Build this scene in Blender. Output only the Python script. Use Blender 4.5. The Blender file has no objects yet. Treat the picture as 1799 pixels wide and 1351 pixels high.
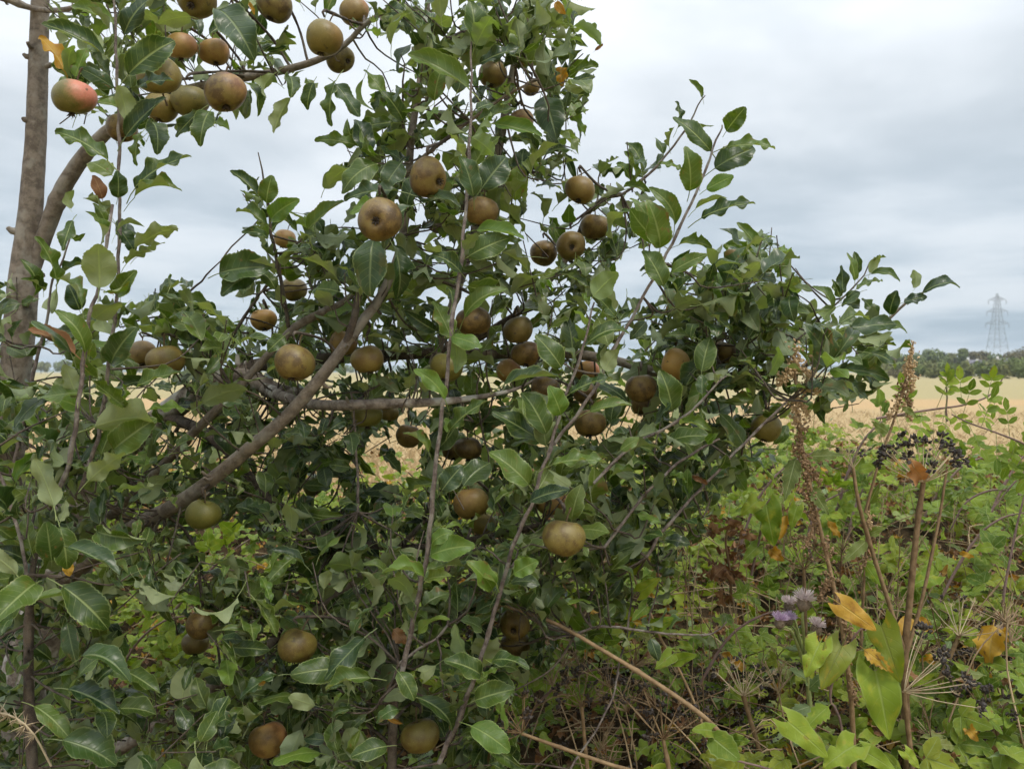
import bpy, math, random
import numpy as np
from mathutils import Vector, Matrix

random.seed(7)
rng = np.random.default_rng(7)
SC = bpy.context.scene
COL = SC.collection

# ------------------------------------------------------------------ camera
FPX, CX, HY, EYE = 1500.0, 899.5, 653.0, 1.62
cam_data = bpy.data.cameras.new('camera')
cam = bpy.data.objects.new('camera', cam_data)
COL.objects.link(cam)
cam.location = (0, 0, EYE)
cam.rotation_euler = (math.radians(90), 0, 0)
cam_data.sensor_width = 36.0
cam_data.lens = 36.0 * FPX / 1799
cam_data.shift_y = (HY - 675.5) / 1799
cam_data.clip_start = 0.05
cam_data.clip_end = 20000
cam_data.dof.use_dof = True
cam_data.dof.focus_distance = 1.6
cam_data.dof.aperture_fstop = 9.0
SC.camera = cam

# ------------------------------------------------------------------ node helper
class NT:
    def __init__(s, tree):
        s.t = tree; s.n = tree.nodes; s.l = tree.links
    def node(s, typ, **kw):
        n = s.n.new(typ)
        for k, v in kw.items(): setattr(n, k, v)
        return n
    def put(s, sock, v):
        if v is None: return
        if isinstance(v, bpy.types.NodeSocket): s.l.new(v, sock)
        elif isinstance(v, (tuple, list)):
            if sock.type == 'RGBA' and len(v) == 3: v = (*v, 1)
            sock.default_value = v
        else: sock.default_value = v
    def math(s, op, a, b=None, c=None, clamp=False):
        n = s.node('ShaderNodeMath', operation=op, use_clamp=clamp)
        s.put(n.inputs[0], a); s.put(n.inputs[1], b)
        if c is not None: s.put(n.inputs[2], c)
        return n.outputs[0]
    def smooth(s, x, lo, hi, a=0.0, b=1.0):
        n = s.node('ShaderNodeMapRange', interpolation_type='SMOOTHSTEP')
        s.put(n.inputs['Value'], x); s.put(n.inputs['From Min'], lo); s.put(n.inputs['From Max'], hi)
        s.put(n.inputs['To Min'], a); s.put(n.inputs['To Max'], b)
        return n.outputs[0]
    def mix(s, f, a, b, blend='MIX'):
        n = s.node('ShaderNodeMix', data_type='RGBA', blend_type=blend)
        s.put(n.inputs[0], f); s.put(n.inputs[6], a); s.put(n.inputs[7], b)
        return n.outputs[2]
    def noise(s, vec, scale, detail=3.0, rough=0.55, out=0, dist=0.0):
        n = s.node('ShaderNodeTexNoise')
        if vec is not None: s.l.new(vec, n.inputs['Vector'])
        n.inputs['Scale'].default_value = scale; n.inputs['Detail'].default_value = detail
        n.inputs['Roughness'].default_value = rough; n.inputs['Distortion'].default_value = dist
        return n.outputs[out]
    def comb(s, x, y, z):
        n = s.node('ShaderNodeCombineXYZ')
        for i, v in enumerate((x, y, z)): s.put(n.inputs[i], v)
        return n.outputs[0]
    def sep(s, v):
        n = s.node('ShaderNodeSeparateXYZ'); s.l.new(v, n.inputs[0]); return n.outputs
    def attr(s, name, typ='GEOMETRY'):
        n = s.node('ShaderNodeAttribute'); n.attribute_type = typ; n.attribute_name = name; return n.outputs
    def bump(s, h, strength, dist):
        n = s.node('ShaderNodeBump'); s.l.new(h, n.inputs['Height'])
        n.inputs['Strength'].default_value = strength; n.inputs['Distance'].default_value = dist
        return n.outputs[0]
    def principled(s, col, rough=0.6, spec=0.4, normal=None):
        n = s.node('ShaderNodeBsdfPrincipled')
        s.put(n.inputs['Base Color'], col); s.put(n.inputs['Roughness'], rough)
        s.put(n.inputs['Specular IOR Level'], spec)
        if normal is not None: s.l.new(normal, n.inputs['Normal'])
        return n
    def out(s, shader):
        o = s.node('ShaderNodeOutputMaterial'); s.l.new(shader, o.inputs['Surface'])

# ------------------------------------------------------------------ world: thin broken overcast over a Nishita sky
SUN_EL, SUN_AZ = 58.0, 138.0       # azimuth clockwise from +Y: behind the viewer, to the right
world = bpy.data.worlds.new('World'); SC.world = world; world.use_nodes = True
world.node_tree.nodes.clear()
w = NT(world.node_tree)
sky = w.node('ShaderNodeTexSky', sky_type='NISHITA', sun_disc=False)
sky.sun_elevation = math.radians(SUN_EL); sky.sun_rotation = math.radians(SUN_AZ)
bg_sky = w.node('ShaderNodeBackground'); w.l.new(sky.outputs[0], bg_sky.inputs[0]); bg_sky.inputs[1].default_value = 0.10
gen = w.node('ShaderNodeTexCoord').outputs['Generated']
gx, gy, gz = w.sep(gen)
zc = w.math('MAXIMUM', gz, 0.0)
den = w.math('ADD', zc, 0.10)
cv = w.comb(w.math('DIVIDE', gx, den), w.math('DIVIDE', gy, den), 0.0)
n1 = w.noise(cv, 0.62, 5.0, 0.5, dist=0.5)
n2 = w.noise(cv, 1.7, 4.0, 0.5)
cl = w.math('ADD', w.math('MULTIPLY', n1, 0.75), w.math('MULTIPLY', n2, 0.25))
cl = w.smooth(cl, 0.36, 0.62)
lum = w.math('ADD', w.math('MULTIPLY_ADD', zc, 0.36, 0.50), w.math('MULTIPLY', w.math('MULTIPLY', zc, zc), 0.95))                 # overcast dome: brighter towards the zenith
lum = w.math('MULTIPLY', lum, w.math('MULTIPLY_ADD', cl, 0.36, 0.80))
tint = w.mix(w.smooth(zc, 0.0, 0.34), (0.745, 0.93, 1.10, 1), (0.90, 0.985, 1.06, 1))
tint = w.mix(w.math('MULTIPLY', cl, 0.6), tint, (0.985, 1.0, 1.02, 1))
bg_cl = w.node('ShaderNodeBackground'); w.l.new(tint, bg_cl.inputs[0]); w.l.new(lum, bg_cl.inputs[1])
mx = w.node('ShaderNodeMixShader'); mx.inputs[0].default_value = 0.94
w.l.new(bg_sky.outputs[0], mx.inputs[1]); w.l.new(bg_cl.outputs[0], mx.inputs[2])
wo = w.node('ShaderNodeOutputWorld'); w.l.new(mx.outputs[0], wo.inputs[0])

sun_d = bpy.data.lights.new('sun', 'SUN'); sun_d.energy = 1.5; sun_d.angle = math.radians(12); sun_d.color = (1.0, 0.93, 0.82)
sun = bpy.data.objects.new('sun', sun_d); COL.objects.link(sun)
az, el = math.radians(SUN_AZ), math.radians(SUN_EL)
sun.rotation_euler = Vector((math.sin(az)*math.cos(el), math.cos(az)*math.cos(el), math.sin(el))).to_track_quat('Z', 'Y').to_euler()
sun.location = (3, -3, 6)

vs = SC.view_settings
vs.view_transform = 'Standard'; vs.look = 'None'; vs.gamma = 1.0; vs.exposure = 0.45; vs.use_curve_mapping = False
SC.cycles.use_denoising = True; SC.cycles.use_adaptive_sampling = True; SC.cycles.adaptive_threshold = 0.03
SC.cycles.max_bounces = 5; SC.cycles.diffuse_bounces = 3; SC.cycles.glossy_bounces = 2; SC.cycles.transmission_bounces = 3; SC.cycles.transparent_max_bounces = 4

# ------------------------------------------------------------------ basic helpers
def P(px, py, d):
    """a point of the place: d metres away, seen at picture position px, py"""
    return np.array(((px-CX)/FPX*d, d, EYE-(py-HY)/FPX*d))
def proj(p):
    return CX + p[..., 0]/p[..., 1]*FPX, HY - (p[..., 2]-EYE)/p[..., 1]*FPX
def nrm(v):
    return v/(np.linalg.norm(v)+1e-9)
def rv():
    return nrm(rng.normal(size=3))
def U(a, b): return float(rng.uniform(a, b))

class MB:
    """collects quads / triangles with the per-point attributes luv and tint, links them as ONE mesh object"""
    def __init__(s): s.v = []; s.f = []; s.u = []; s.t = []; s.n = 0; s.mi = []
    def add(s, V, F, uv=None, tint=0.0, mi=0):
        V = np.asarray(V, float); F = np.asarray(F, int)
        s.v.append(V); s.f.append(F + s.n)
        s.u.append(np.zeros((len(V), 3)) if uv is None else uv)
        s.t.append(np.full(len(V), tint)); s.mi.append(np.full(len(F), mi)); s.n += len(V)
    def mesh(s, name, mats, smooth=True, origin=None):
        me = bpy.data.meshes.new(name)
        V = np.concatenate(s.v); 
        if origin is not None: V = V - np.asarray(origin)
        me.vertices.add(len(V)); me.vertices.foreach_set('co', V.astype(np.float32).ravel())
        lens = np.concatenate([np.full(len(f), f.shape[1]) for f in s.f]); loops = np.concatenate([f.ravel() for f in s.f])
        me.loops.add(len(loops)); me.loops.foreach_set('vertex_index', loops.astype(np.int32))
        me.polygons.add(len(lens)); starts = np.concatenate(([0], np.cumsum(lens)[:-1]))
        me.polygons.foreach_set('loop_start', starts.astype(np.int32))
        me.polygons.foreach_set('use_smooth', np.full(len(lens), smooth))
        me.polygons.foreach_set('material_index', np.concatenate(s.mi).astype(np.int32))
        a = me.attributes.new('luv', 'FLOAT_VECTOR', 'POINT'); a.data.foreach_set('vector', np.concatenate(s.u).astype(np.float32).ravel())
        a = me.attributes.new('tint', 'FLOAT', 'POINT'); a.data.foreach_set('value', np.concatenate(s.t).astype(np.float32))
        for m in (mats if isinstance(mats, (list, tuple)) else [mats]): me.materials.append(m)
        me.update(calc_edges=True); me.validate()
        return me
    def build(s, name, mats, parent=None, smooth=True):
        org = None if parent is None else np.array(parent.location)
        return link(name, s.mesh(name, mats, smooth, org), parent)

def link(name, data, parent=None):
    o = bpy.data.objects.new(name, data); COL.objects.link(o)
    if parent is not None: o.parent = parent
    return o
def tag(o, label=None, cat=None, group=None, kind=None):
    if label: o['label'] = label
    if cat: o['category'] = cat
    if group: o['group'] = group
    if kind: o['kind'] = kind
    return o
def empty(name, loc, label=None, cat=None, group=None):
    o = bpy.data.objects.new(name, None); o.empty_display_size = 0.05; COL.objects.link(o); o.location = tuple(loc)
    return tag(o, label, cat, group)

def spline(pts, step):
    """Catmull-Rom through rows (x, y, z, r, ...) resampled about every step metres"""
    p = np.asarray(pts, float)
    q = np.vstack((2*p[0]-p[1], p, 2*p[-1]-p[-2])); out = []
    for i in range(1, len(q)-2):
        n = max(2, int(np.linalg.norm(q[i+1, :3]-q[i, :3])/step)+1)
        t = np.linspace(0, 1, n, endpoint=False)[:, None]
        a, b, c, d = q[i-1], q[i], q[i+1], q[i+2]
        out.append(0.5*((2*b)+(-a+c)*t+(2*a-5*b+4*c-d)*t*t+(-a+3*b-3*c+d)*t**3))
    out.append(p[-1:])
    return np.vstack(out)
def tube(mb, pts, sides=6, bumpy=0.0, tint=0.0, cap=True, knots=0.0):
    p = pts[:, :3]; r = np.maximum(pts[:, 3], 2e-4)
    tg = np.gradient(p, axis=0); tg /= np.linalg.norm(tg, axis=1)[:, None]+1e-9
    up = np.array((0.31, 0.9, 0.2)) if abs(tg[0][1]) < .8 else np.array((1., .1, .2))
    a = np.cross(tg, up); a /= np.linalg.norm(a, axis=1)[:, None]+1e-9
    b = np.cross(tg, a)
    th = np.arange(sides)/sides*2*np.pi
    rr = r[:, None]*np.ones(sides)
    if bumpy: rr = rr*(1+bumpy*rng.normal(size=rr.shape))
    if knots:
        k = (rng.random(len(r)) < knots)*rng.uniform(.12, .3, len(r)); rr = rr*(1+k[:, None])
    V = p[:, None]+a[:, None]*(np.cos(th)[None, :, None]*rr[..., None])+b[:, None]*(np.sin(th)[None, :, None]*rr[..., None])
    n = len(p); i = np.arange(n-1)[:, None]*sides; j = np.arange(sides)[None]; k = (j+1) % sides
    F = np.stack((i+j, i+k, i+sides+k, i+sides+j), -1).reshape(-1, 4)
    V = V.reshape(-1, 3)
    mb.add(V, F, None, tint)
    if cap:
        for row, o in ((0, 1), (n-1, -1)):
            c = V[row*sides:(row+1)*sides]; tip = p[row]-tg[row]*o*r[row]*.5
            mb.add(np.vstack((c, tip)), [[jj, (jj+1) % sides, sides] for jj in range(sides)], None, tint)

# ------------------------------------------------------------------ materials
def new_mat(name):
    m = bpy.data.materials.new(name); m.use_nodes = True; m.node_tree.nodes.clear()
    return m, NT(m.node_tree)

LEAFARGS = []
def leaf_mat(name, up_a, up_b, blotch, under, vein, rough=0.45, trans=0.28, tcol=(1.5, 1.7, 0.5), blot=0.35, edge=0.75, nveins=8.0, specks=0.0, lo=False, spec=.42):
    if not lo: LEAFARGS.append((name, dict(locals())))
    m, t = new_mat(name)
    u, v, flag = t.sep(t.attr('luv')['Vector'])
    oi = t.node('ShaderNodeObjectInfo')
    rnd = t.math('FRACT', t.math('ADD', t.attr('tint')['Fac'], oi.outputs['Random']))
    nv = t.comb(t.math('MULTIPLY_ADD', u, 2.4, t.math('MULTIPLY', rnd, 37.0)), t.math('MULTIPLY_ADD', v, 1.1, t.math('MULTIPLY', rnd, 17.0)), t.math('MULTIPLY', rnd, 91.0))
    base = t.mix(rnd, up_a, up_b)
    if lo:
        wn = t.noise(t.node('ShaderNodeTexCoord').outputs['Object'], 2.6, 2.0)
        base = t.mix(t.math('MULTIPLY', t.smooth(wn, .45, .70), .55), base, blotch)
        base = t.mix(t.math('MULTIPLY', t.smooth(wn, .48, .30), .5), base, t.mix(.5, base, up_a))
    n = t.noise(nv, 1.6, 1.5 if lo else 3.0)
    base = t.mix(t.math('MULTIPLY', t.smooth(n, .48, .75), blot), base, blotch)
    av = t.math('ABSOLUTE', v)
    mid = t.smooth(av, .09, .02)
    sv = t.math('FRACT', t.math('SUBTRACT', t.math('MULTIPLY', u, nveins), t.math('MULTIPLY', av, 1.7)))
    sv = t.math('MULTIPLY', t.math('ABSOLUTE', t.math('SUBTRACT', sv, .5)), 2.0)
    side = t.math('MULTIPLY', t.smooth(sv, .80, 1.0), t.math('SUBTRACT', 1.0, t.math('MULTIPLY', av, .7)))
    veins = t.math('MAXIMUM', t.math('MULTIPLY', mid, .75), t.math('MULTIPLY', side, .30))
    upc = t.mix(veins, base, vein)
    upc = t.mix(t.math('MULTIPLY', t.smooth(av, .86, 1.0), edge), upc, vein)
    if specks and not lo:
        vo = t.node('ShaderNodeTexVoronoi'); t.l.new(nv, vo.inputs['Vector']); vo.inputs['Scale'].default_value = 7.0
        sp = t.math('MULTIPLY', t.smooth(vo.outputs['Distance'], .10, .05), t.math('MULTIPLY', t.smooth(n, .45, .6), specks))
        upc = t.mix(sp, upc, (.42, .44, .36))
    sick = t.smooth(rnd, .55, .9)
    sp2 = t.math('MULTIPLY', t.smooth(t.math('ADD', n, t.math('MULTIPLY', av, .10)), .66, .72), sick)
    upc = t.mix(t.math('MULTIPLY', sp2, .8), upc, (.17, .10, .035))
    und = t.mix(t.math('MULTIPLY', veins, .9), t.mix(t.math('MULTIPLY', n, .4), under, base), vein)
    geo = t.node('ShaderNodeNewGeometry')
    back = geo.outputs['Backfacing']
    col = t.mix(back, upc, und)
    col = t.mix(flag, col, vein)
    ht = t.math('SUBTRACT', t.math('MULTIPLY', n, .6), t.math('MULTIPLY', veins, .8))
    nb = t.bump(ht, .5, .003)
    p = t.principled(col, t.math('MULTIPLY_ADD', back, .3, rough), spec, nb)
    tr = t.node('ShaderNodeBsdfTranslucent'); t.l.new(t.mix(1.0, col, tcol, 'MULTIPLY'), tr.inputs[0])
    ms = t.node('ShaderNodeMixShader'); ms.inputs[0].default_value = trans
    t.l.new(p.outputs[0], ms.inputs[1]); t.l.new(tr.outputs[0], ms.inputs[2])
    t.out(ms.outputs[0])
    return m

def bark_mat(name, dark, light, patch, scale=60.0, patch_amt=.3, rough=.8, lent=.5):
    m, t = new_mat(name)
    oc = t.node('ShaderNodeTexCoord').outputs['Object']
    n1 = t.noise(oc, scale*.35, 6.0, .68); n2 = t.noise(oc, scale*3, 3.0); n3 = t.noise(oc, scale*.13, 3.0, .6)
    col = t.mix(t.smooth(n1, .36, .64), dark, light)
    col = t.mix(t.math('MULTIPLY', t.smooth(n3, .5, .62), patch_amt), col, patch)
    mp = t.node('ShaderNodeMapping'); t.l.new(oc, mp.inputs[0]); mp.inputs['Scale'].default_value = (1, 1, 2.2)
    vo = t.node('ShaderNodeTexVoronoi'); t.l.new(mp.outputs[0], vo.inputs['Vector']); vo.inputs['Scale'].default_value = scale*1.6
    ln = t.math('MULTIPLY', t.smooth(vo.outputs['Distance'], .20, .10), lent)
    col = t.mix(ln, col, (.36, .32, .25))
    h = t.math('ADD', t.math('MULTIPLY', n1, .7), t.math('ADD', t.math('MULTIPLY', n2, .35), t.math('MULTIPLY', ln, .6)))
    p = t.principled(col, rough, .3, t.bump(h, 1.0, .004))
    t.out(p.outputs[0]); return m

def plain_mat(name, a, b, scale=40.0, rough=.75, spec=.3, bump=.5, dist=.003):
    m, t = new_mat(name)
    oc = t.node('ShaderNodeTexCoord').outputs['Object']
    oi = t.node('ShaderNodeObjectInfo')
    rnd = t.math('FRACT', t.math('ADD', t.attr('tint')['Fac'], oi.outputs['Random']))
    n = t.noise(oc, scale, 4.0, .6)
    f = t.math('ADD', t.math('MULTIPLY', t.smooth(n, .3, .7), .6), t.math('MULTIPLY', rnd, .4))
    p = t.principled(t.mix(f, a, b), rough, spec, t.bump(n, bump, dist) if bump else None)
    t.out(p.outputs[0]); return m

M = {}
M['leaf'] = leaf_mat('apple_leaf', (.024, .052, .008), (.098, .152, .022), (.155, .19, .032), (.25, .285, .145), (.27, .32, .125), .38, .24, specks=.35)
M['leaf_dark'] = leaf_mat('apple_leaf_old', (.012, .032, .008), (.046, .084, .017), (.09, .12, .035), (.18, .22, .115), (.19, .235, .10), .34, .16, specks=.6)
M['leaf_young'] = leaf_mat('apple_leaf_young', (.075, .14, .016), (.125, .20, .028), (.18, .23, .04), (.18, .23, .10), (.24, .31, .09), .42, .32)
M['leaf_woolly'] = leaf_mat('apple_leaf_woolly', (.085, .125, .048), (.125, .16, .068), (.17, .19, .09), (.23, .26, .16), (.23, .26, .13), .6, .25)
M['leaf_yellow'] = leaf_mat('leaf_yellow', (.42, .23, .022), (.50, .31, .035), (.26, .11, .02), (.42, .26, .05), (.46, .32, .07), .55, .3, (1.2, 1.0, .4), .7)
M['leaf_brown'] = leaf_mat('leaf_brown', (.20, .088, .028), (.115, .055, .022), (.32, .18, .075), (.23, .13, .06), (.26, .16, .075), .7, .15, (1.2, .9, .5), .6)
M['bramble'] = leaf_mat('bramble_leaf', (.070, .122, .015), (.19, .255, .032), (.31, .31, .04), (.24, .28, .11), (.24, .30, .11), .5, .26, nveins=7, spec=.14)
M['bindweed'] = leaf_mat('bindweed_leaf', (.115, .185, .018), (.23, .29, .032), (.34, .33, .035), (.19, .25, .07), (.24, .30, .08), .5, .26, nveins=6, specks=.5, blot=.6, spec=.16)
M['nettle'] = leaf_mat('nettle_leaf', (.10, .135, .028), (.165, .20, .045), (.28, .26, .08), (.28, .32, .17), (.30, .34, .16), .65, .3, nveins=9)
M['grey_leaf'] = leaf_mat('mugwort_leaf', (.10, .15, .052), (.155, .21, .085), (.20, .24, .11), (.32, .36, .27), (.30, .35, .2), .7, .25)
M['leaf_tan'] = leaf_mat('leaf_tan', (.46, .24, .085), (.40, .19, .06), (.28, .12, .04), (.46, .28, .13), (.40, .24, .10), .7, .3, (1.2, .9, .5), .5)
M['bark'] = bark_mat('apple_bark', (.115, .092, .070), (.23, .19, .15), (.31, .29, .245), 130, .5)
M['bark_old'] = bark_mat('old_bark', (.11, .085, .068), (.28, .235, .195), (.50, .48, .43), 130, .85, .85, .25)
M['bark_dark'] = bark_mat('dark_bark', (.050, .038, .030), (.115, .088, .066), (.16, .14, .11), 190, .4)
M['shoot'] = bark_mat('shoot_bark', (.095, .072, .062), (.215, .175, .15), (.32, .30, .26), 260, .55, .65, .5)
M['stalk'] = plain_mat('apple_stalk', (.07, .045, .025), (.14, .10, .05))
M['calyx'] = plain_mat('apple_calyx', (.025, .018, .012), (.09, .07, .05))
M['dry_stem'] = plain_mat('dry_stem', (.11, .065, .030), (.30, .205, .11), 60)
M['pale_stem'] = plain_mat('pale_dry_stem', (.38, .29, .18), (.55, .45, .30), 120)
M['seed'] = plain_mat('black_seed', (.018, .014, .012), (.055, .040, .030), 300, .55, .4)
M['brown_seed'] = plain_mat('brown_seed', (.38, .255, .13), (.60, .44, .26), 200, .85)
M['dark_seed'] = plain_mat('dark_seed', (.17, .105, .055), (.32, .21, .115), 200, .85)
M['green_stem'] = plain_mat('green_stem', (.16, .20, .06), (.28, .31, .12), 80)
M['cane'] = plain_mat('bramble_cane', (.13, .085, .07), (.24, .16, .14), 80)
M['floret'] = plain_mat('thistle_floret', (.48, .32, .50), (.68, .56, .70), 150, .8, .2, 0)
M['floret_pale'] = plain_mat('thistle_floret_faded', (.62, .50, .52), (.75, .66, .62), 150, .8, .2, 0)
M['bract'] = plain_mat('thistle_bract', (.14, .11, .07), (.26, .20, .15), 300)
M['down'] = plain_mat('thistle_down', (.62, .60, .54), (.75, .73, .68), 100, .9, .1, 0)

def apple_mat():
    m, t = new_mat('russet_apple_skin')
    oc = t.node('ShaderNodeTexCoord').outputs['Object']
    oi = t.node('ShaderNodeObjectInfo')
    green = t.attr('green', 'OBJECT')['Fac']; blush = t.attr('blush', 'OBJECT')['Fac']; gold = t.attr('gold', 'OBJECT')['Fac']
    off = t.math('MULTIPLY', oi.outputs['Random'], 40.0)
    va = t.node('ShaderNodeVectorMath', operation='ADD'); t.l.new(oc, va.inputs[0]); t.l.new(t.comb(off, off, off), va.inputs[1])
    vec = va.outputs[0]
    n1 = t.noise(vec, 3.2, 5.0, .62); n2 = t.noise(vec, 26, 3.0, .6); n3 = t.noise(vec, 90, 2.0)
    russ = t.mix(t.smooth(n1, .38, .62), (.078, .045, .011), (.195, .120, .032))
    grn = t.mix(n1, (.085, .088, .012), (.165, .155, .024))
    gf = t.math('MULTIPLY', t.smooth(t.math('ADD', n1, t.math('MULTIPLY', green, .7)), .50, .72), t.math('MULTIPLY_ADD', green, .65, .35))
    col = t.mix(gf, t.mix(t.math('MULTIPLY', t.smooth(oi.outputs['Random'], .3, 1.0), .55), russ, (.15, .110, .022)), grn)
    col = t.mix(t.math('MULTIPLY', gold, .85), col, t.mix(n1, (.50, .26, .055), (.58, .36, .12)))
    x, y, z = t.sep(oc)
    blush_side = t.smooth(t.math('ADD', t.math('ADD', t.math('MULTIPLY', x, 1.5), t.math('MULTIPLY', z, .9)), t.math('MULTIPLY', n1, .9)), .56, 1.22)  # pink skin blush, stronger towards one side and the stalk end
    col = t.mix(t.math('MULTIPLY', blush_side, t.math('MULTIPLY', blush, t.math('ADD', .25, t.math('MULTIPLY', blush, .8)))), col, t.mix(n2, (.52, .13, .085), (.60, .26, .17)))
    col = t.mix(t.math('MULTIPLY', t.smooth(n2, .55, .75), .35), col, t.mix(.5, col, (.36, .26, .13)))
    vo = t.node('ShaderNodeTexVoronoi'); t.l.new(vec, vo.inputs['Vector']); vo.inputs['Scale'].default_value = 20
    dots = t.math('MULTIPLY', t.smooth(vo.outputs['Distance'], .17, .07), .5)
    col = t.mix(dots, col, (.44, .34, .19))
    scab = t.math('MULTIPLY', t.smooth(t.noise(vec, 4.5, 3.0), .66, .70), .7)
    col = t.mix(scab, col, (.06, .04, .02))
    p = t.principled(col, t.math('MULTIPLY_ADD', n1, .25, .32), .5, t.bump(t.math('ADD', n3, t.math('MULTIPLY', n2, .7)), .25, .001))
    t.out(p.outputs[0]); return m
M['apple'] = apple_mat()

def ground_mat():
    m, t = new_mat('straw_field')
    oc = t.node('ShaderNodeTexCoord').outputs['Object']
    x, y, z = t.sep(oc)
    n1 = t.noise(oc, .09, 4.0); n2 = t.noise(oc, 2.5, 5.0, .7); n3 = t.noise(oc, 14.0, 3.0, .7)
    straw = t.mix(n3, (.345, .25, .13), (.43, .32, .17))
    straw = t.mix(t.math('MULTIPLY', t.smooth(n2, .5, .7), .4), straw, (.36, .235, .12))
    yy = t.math('ADD', y, t.math('MULTIPLY', n1, 18.0))
    grass = t.mix(n2, (.295, .25, .125), (.375, .315, .17))
    col = t.mix(t.smooth(yy, 52, 66), straw, grass)
    band = t.math('MULTIPLY', t.smooth(yy, 46, 50), t.smooth(yy, 62, 58))
    col = t.mix(t.math('MULTIPLY', band, .55), col, (.46, .30, .155))
    g2 = t.math('MULTIPLY', t.smooth(n1, .5, .62), t.smooth(yy, 40, 28))
    col = t.mix(t.math('MULTIPLY', g2, .55), col, (.33, .30, .12))
    p = t.principled(col, .95, .1, t.bump(n3, .6, .05))
    t.out(p.outputs[0]); return m
M['field'] = ground_mat()
M['soil'] = plain_mat('bank_soil', (.022, .015, .008), (.085, .056, .028), 45, .95, .1, 1.0, .02)
M['grass'] = plain_mat('dry_grass', (.32, .23, .12), (.44, .33, .18), 3, .9, .1, 0)
M['tree_far'] = leaf_mat('far_leaves', (.050, .075, .028), (.105, .125, .050), (.13, .12, .06), (.10, .12, .06), (.1, .12, .06), .7, .25, edge=0)
M['white_wall'] = plain_mat('white_render', (.72, .70, .68), (.80, .79, .77), 2)
M['roof'] = plain_mat('slate_roof', (.10, .095, .11), (.16, .15, .17), 3)
M['pane'] = plain_mat('window_pane', (.03, .035, .04), (.05, .055, .06), 3, .15, .5, 0)
M['steel'] = plain_mat('galvanised_steel', (.22, .24, .26), (.30, .32, .34), 1, .6, .4, 0)
M['hill'] = plain_mat('hill_woods', (.09, .12, .08), (.15, .17, .10), .01, .95, .1, 0)

# ------------------------------------------------------------------ leaf templates (blade base at the origin, tip at +X, upper face +Z, petiole behind)
def leaf_tpl(prof, width, n=12, serr=.05, bend=.08, fold=.35, curl=.25, wave=.06, twist=.2, pet=.28, heart=0.0, cols=2, seed=0, asym=0.0, bite=None):
    r = np.random.default_rng(seed)
    u = np.linspace(0, 1, n+1); hw = prof(u)*width
    vs_ = np.concatenate((-np.arange(cols, 0, -1)/cols, np.arange(0, cols+1)/cols))
    V, UVs = [], []
    k, ph, ph2 = r.uniform(1.2, 2.6), r.uniform(0, 6.28), r.uniform(0, 6.28)
    for i, ui in enumerate(u):
        for v in vs_:
            av = abs(v); h = hw[i]*(1+asym*v)
            if av == 1: h *= 1+serr*(1 if i % 2 else -1)
            if bite and v*bite[2] > 0 and bite[0] < ui < bite[1]: h *= 1-bite[3]*math.sin(math.pi*(ui-bite[0])/(bite[1]-bite[0]))**.5
            x = ui-heart*(1-ui)**3*av**1.5+(serr*.25 if av == 1 and i % 2 else 0)
            y = h*v*math.cos(fold*av)
            z = h*av*math.sin(fold)-curl*h*av*av
            z += wave*math.sin(6.28*k*ui+(ph if v > 0 else ph2))*av*av*min(1, hw[i]/width+.2)
            a = twist*(ui-.3); y, z = y*math.cos(a)-z*math.sin(a), y*math.sin(a)+z*math.cos(a)
            V.append((x, y, z+4*bend*ui*(1-ui))); UVs.append((ui, v, 0))
    m = len(vs_); F = [[i*m+j, (i+1)*m+j, (i+1)*m+j+1, i*m+j+1] for i in range(n) for j in range(m-1)]
    if pet:
        b = len(V); pr = .012
        for q, s_ in enumerate((0, .5, 1)):
            for j in range(3):
                a = j*2.094
                V.append((-pet*s_+.02, pr*math.cos(a), pr*math.sin(a)-4*bend*pet*s_-.25*pet*s_*s_)); UVs.append((0, 0, 1))
        F += [[b+q*3+j, b+q*3+(j+1) % 3, b+q*3+3+(j+1) % 3, b+q*3+3+j] for q in range(2) for j in range(3)]
    return np.array(V), np.array(F), np.array(UVs, float)

def p_apple(u): return np.clip(np.sin(np.pi*np.clip(u, 0, 1)**.86), 0, 1)**.58*(1-.38*np.clip((u-.80)/.2, 0, 1)**.8*np.clip(1-(u-.8)/.2, 0, 1)*1.6)
def p_bramble(u): return np.clip(np.sin(np.pi*u**.70), 0, 1)**.7
def p_heart(u): return np.clip(1-u**1.7, 0, 1)**.8*np.clip(.45+u*3.2, 0, 1)**.7
def p_lance(u): return np.clip(np.sin(np.pi*u**.62), 0, 1)**.9*(1-.3*u)
def p_oval(u): return np.clip(np.sin(np.pi*u**.9), 0, 1)**.7

TPL = {}
TR = np.random.default_rng(21)
for i in range(14):
    a_ = (p_apple, TR.uniform(.23, .33)); b_ = (TR.uniform(.03, .28), TR.uniform(.3, 1.15), TR.uniform(.0, .6), TR.uniform(.03, .11), TR.uniform(-.9, .9), .30)
    bt = (q_ := TR.uniform(.25, .7), q_+TR.uniform(.1, .22), (-1) ** i, TR.uniform(.25, .6)) if i % 3 == 0 else None
    TPL['apple', i] = leaf_tpl(*a_, 26, .030, *b_, seed=i, bite=bt)
    TPL['apple_lo', i] = leaf_tpl(*a_, 11, .018, *b_, seed=i, bite=bt)
for i in range(4):      # crisp, half rolled leaves
    a_ = (p_apple, TR.uniform(.24, .32)); b_ = (TR.uniform(-.05, .18), TR.uniform(.9, 1.35), TR.uniform(-.3, .3), TR.uniform(.10, .2), TR.uniform(-1.3, 1.3), .3)
    TPL['rolled', i] = leaf_tpl(*a_, 26, .035, *b_, seed=40+i)
    TPL['rolled_lo', i] = leaf_tpl(*a_, 11, .02, *b_, seed=40+i)
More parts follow.
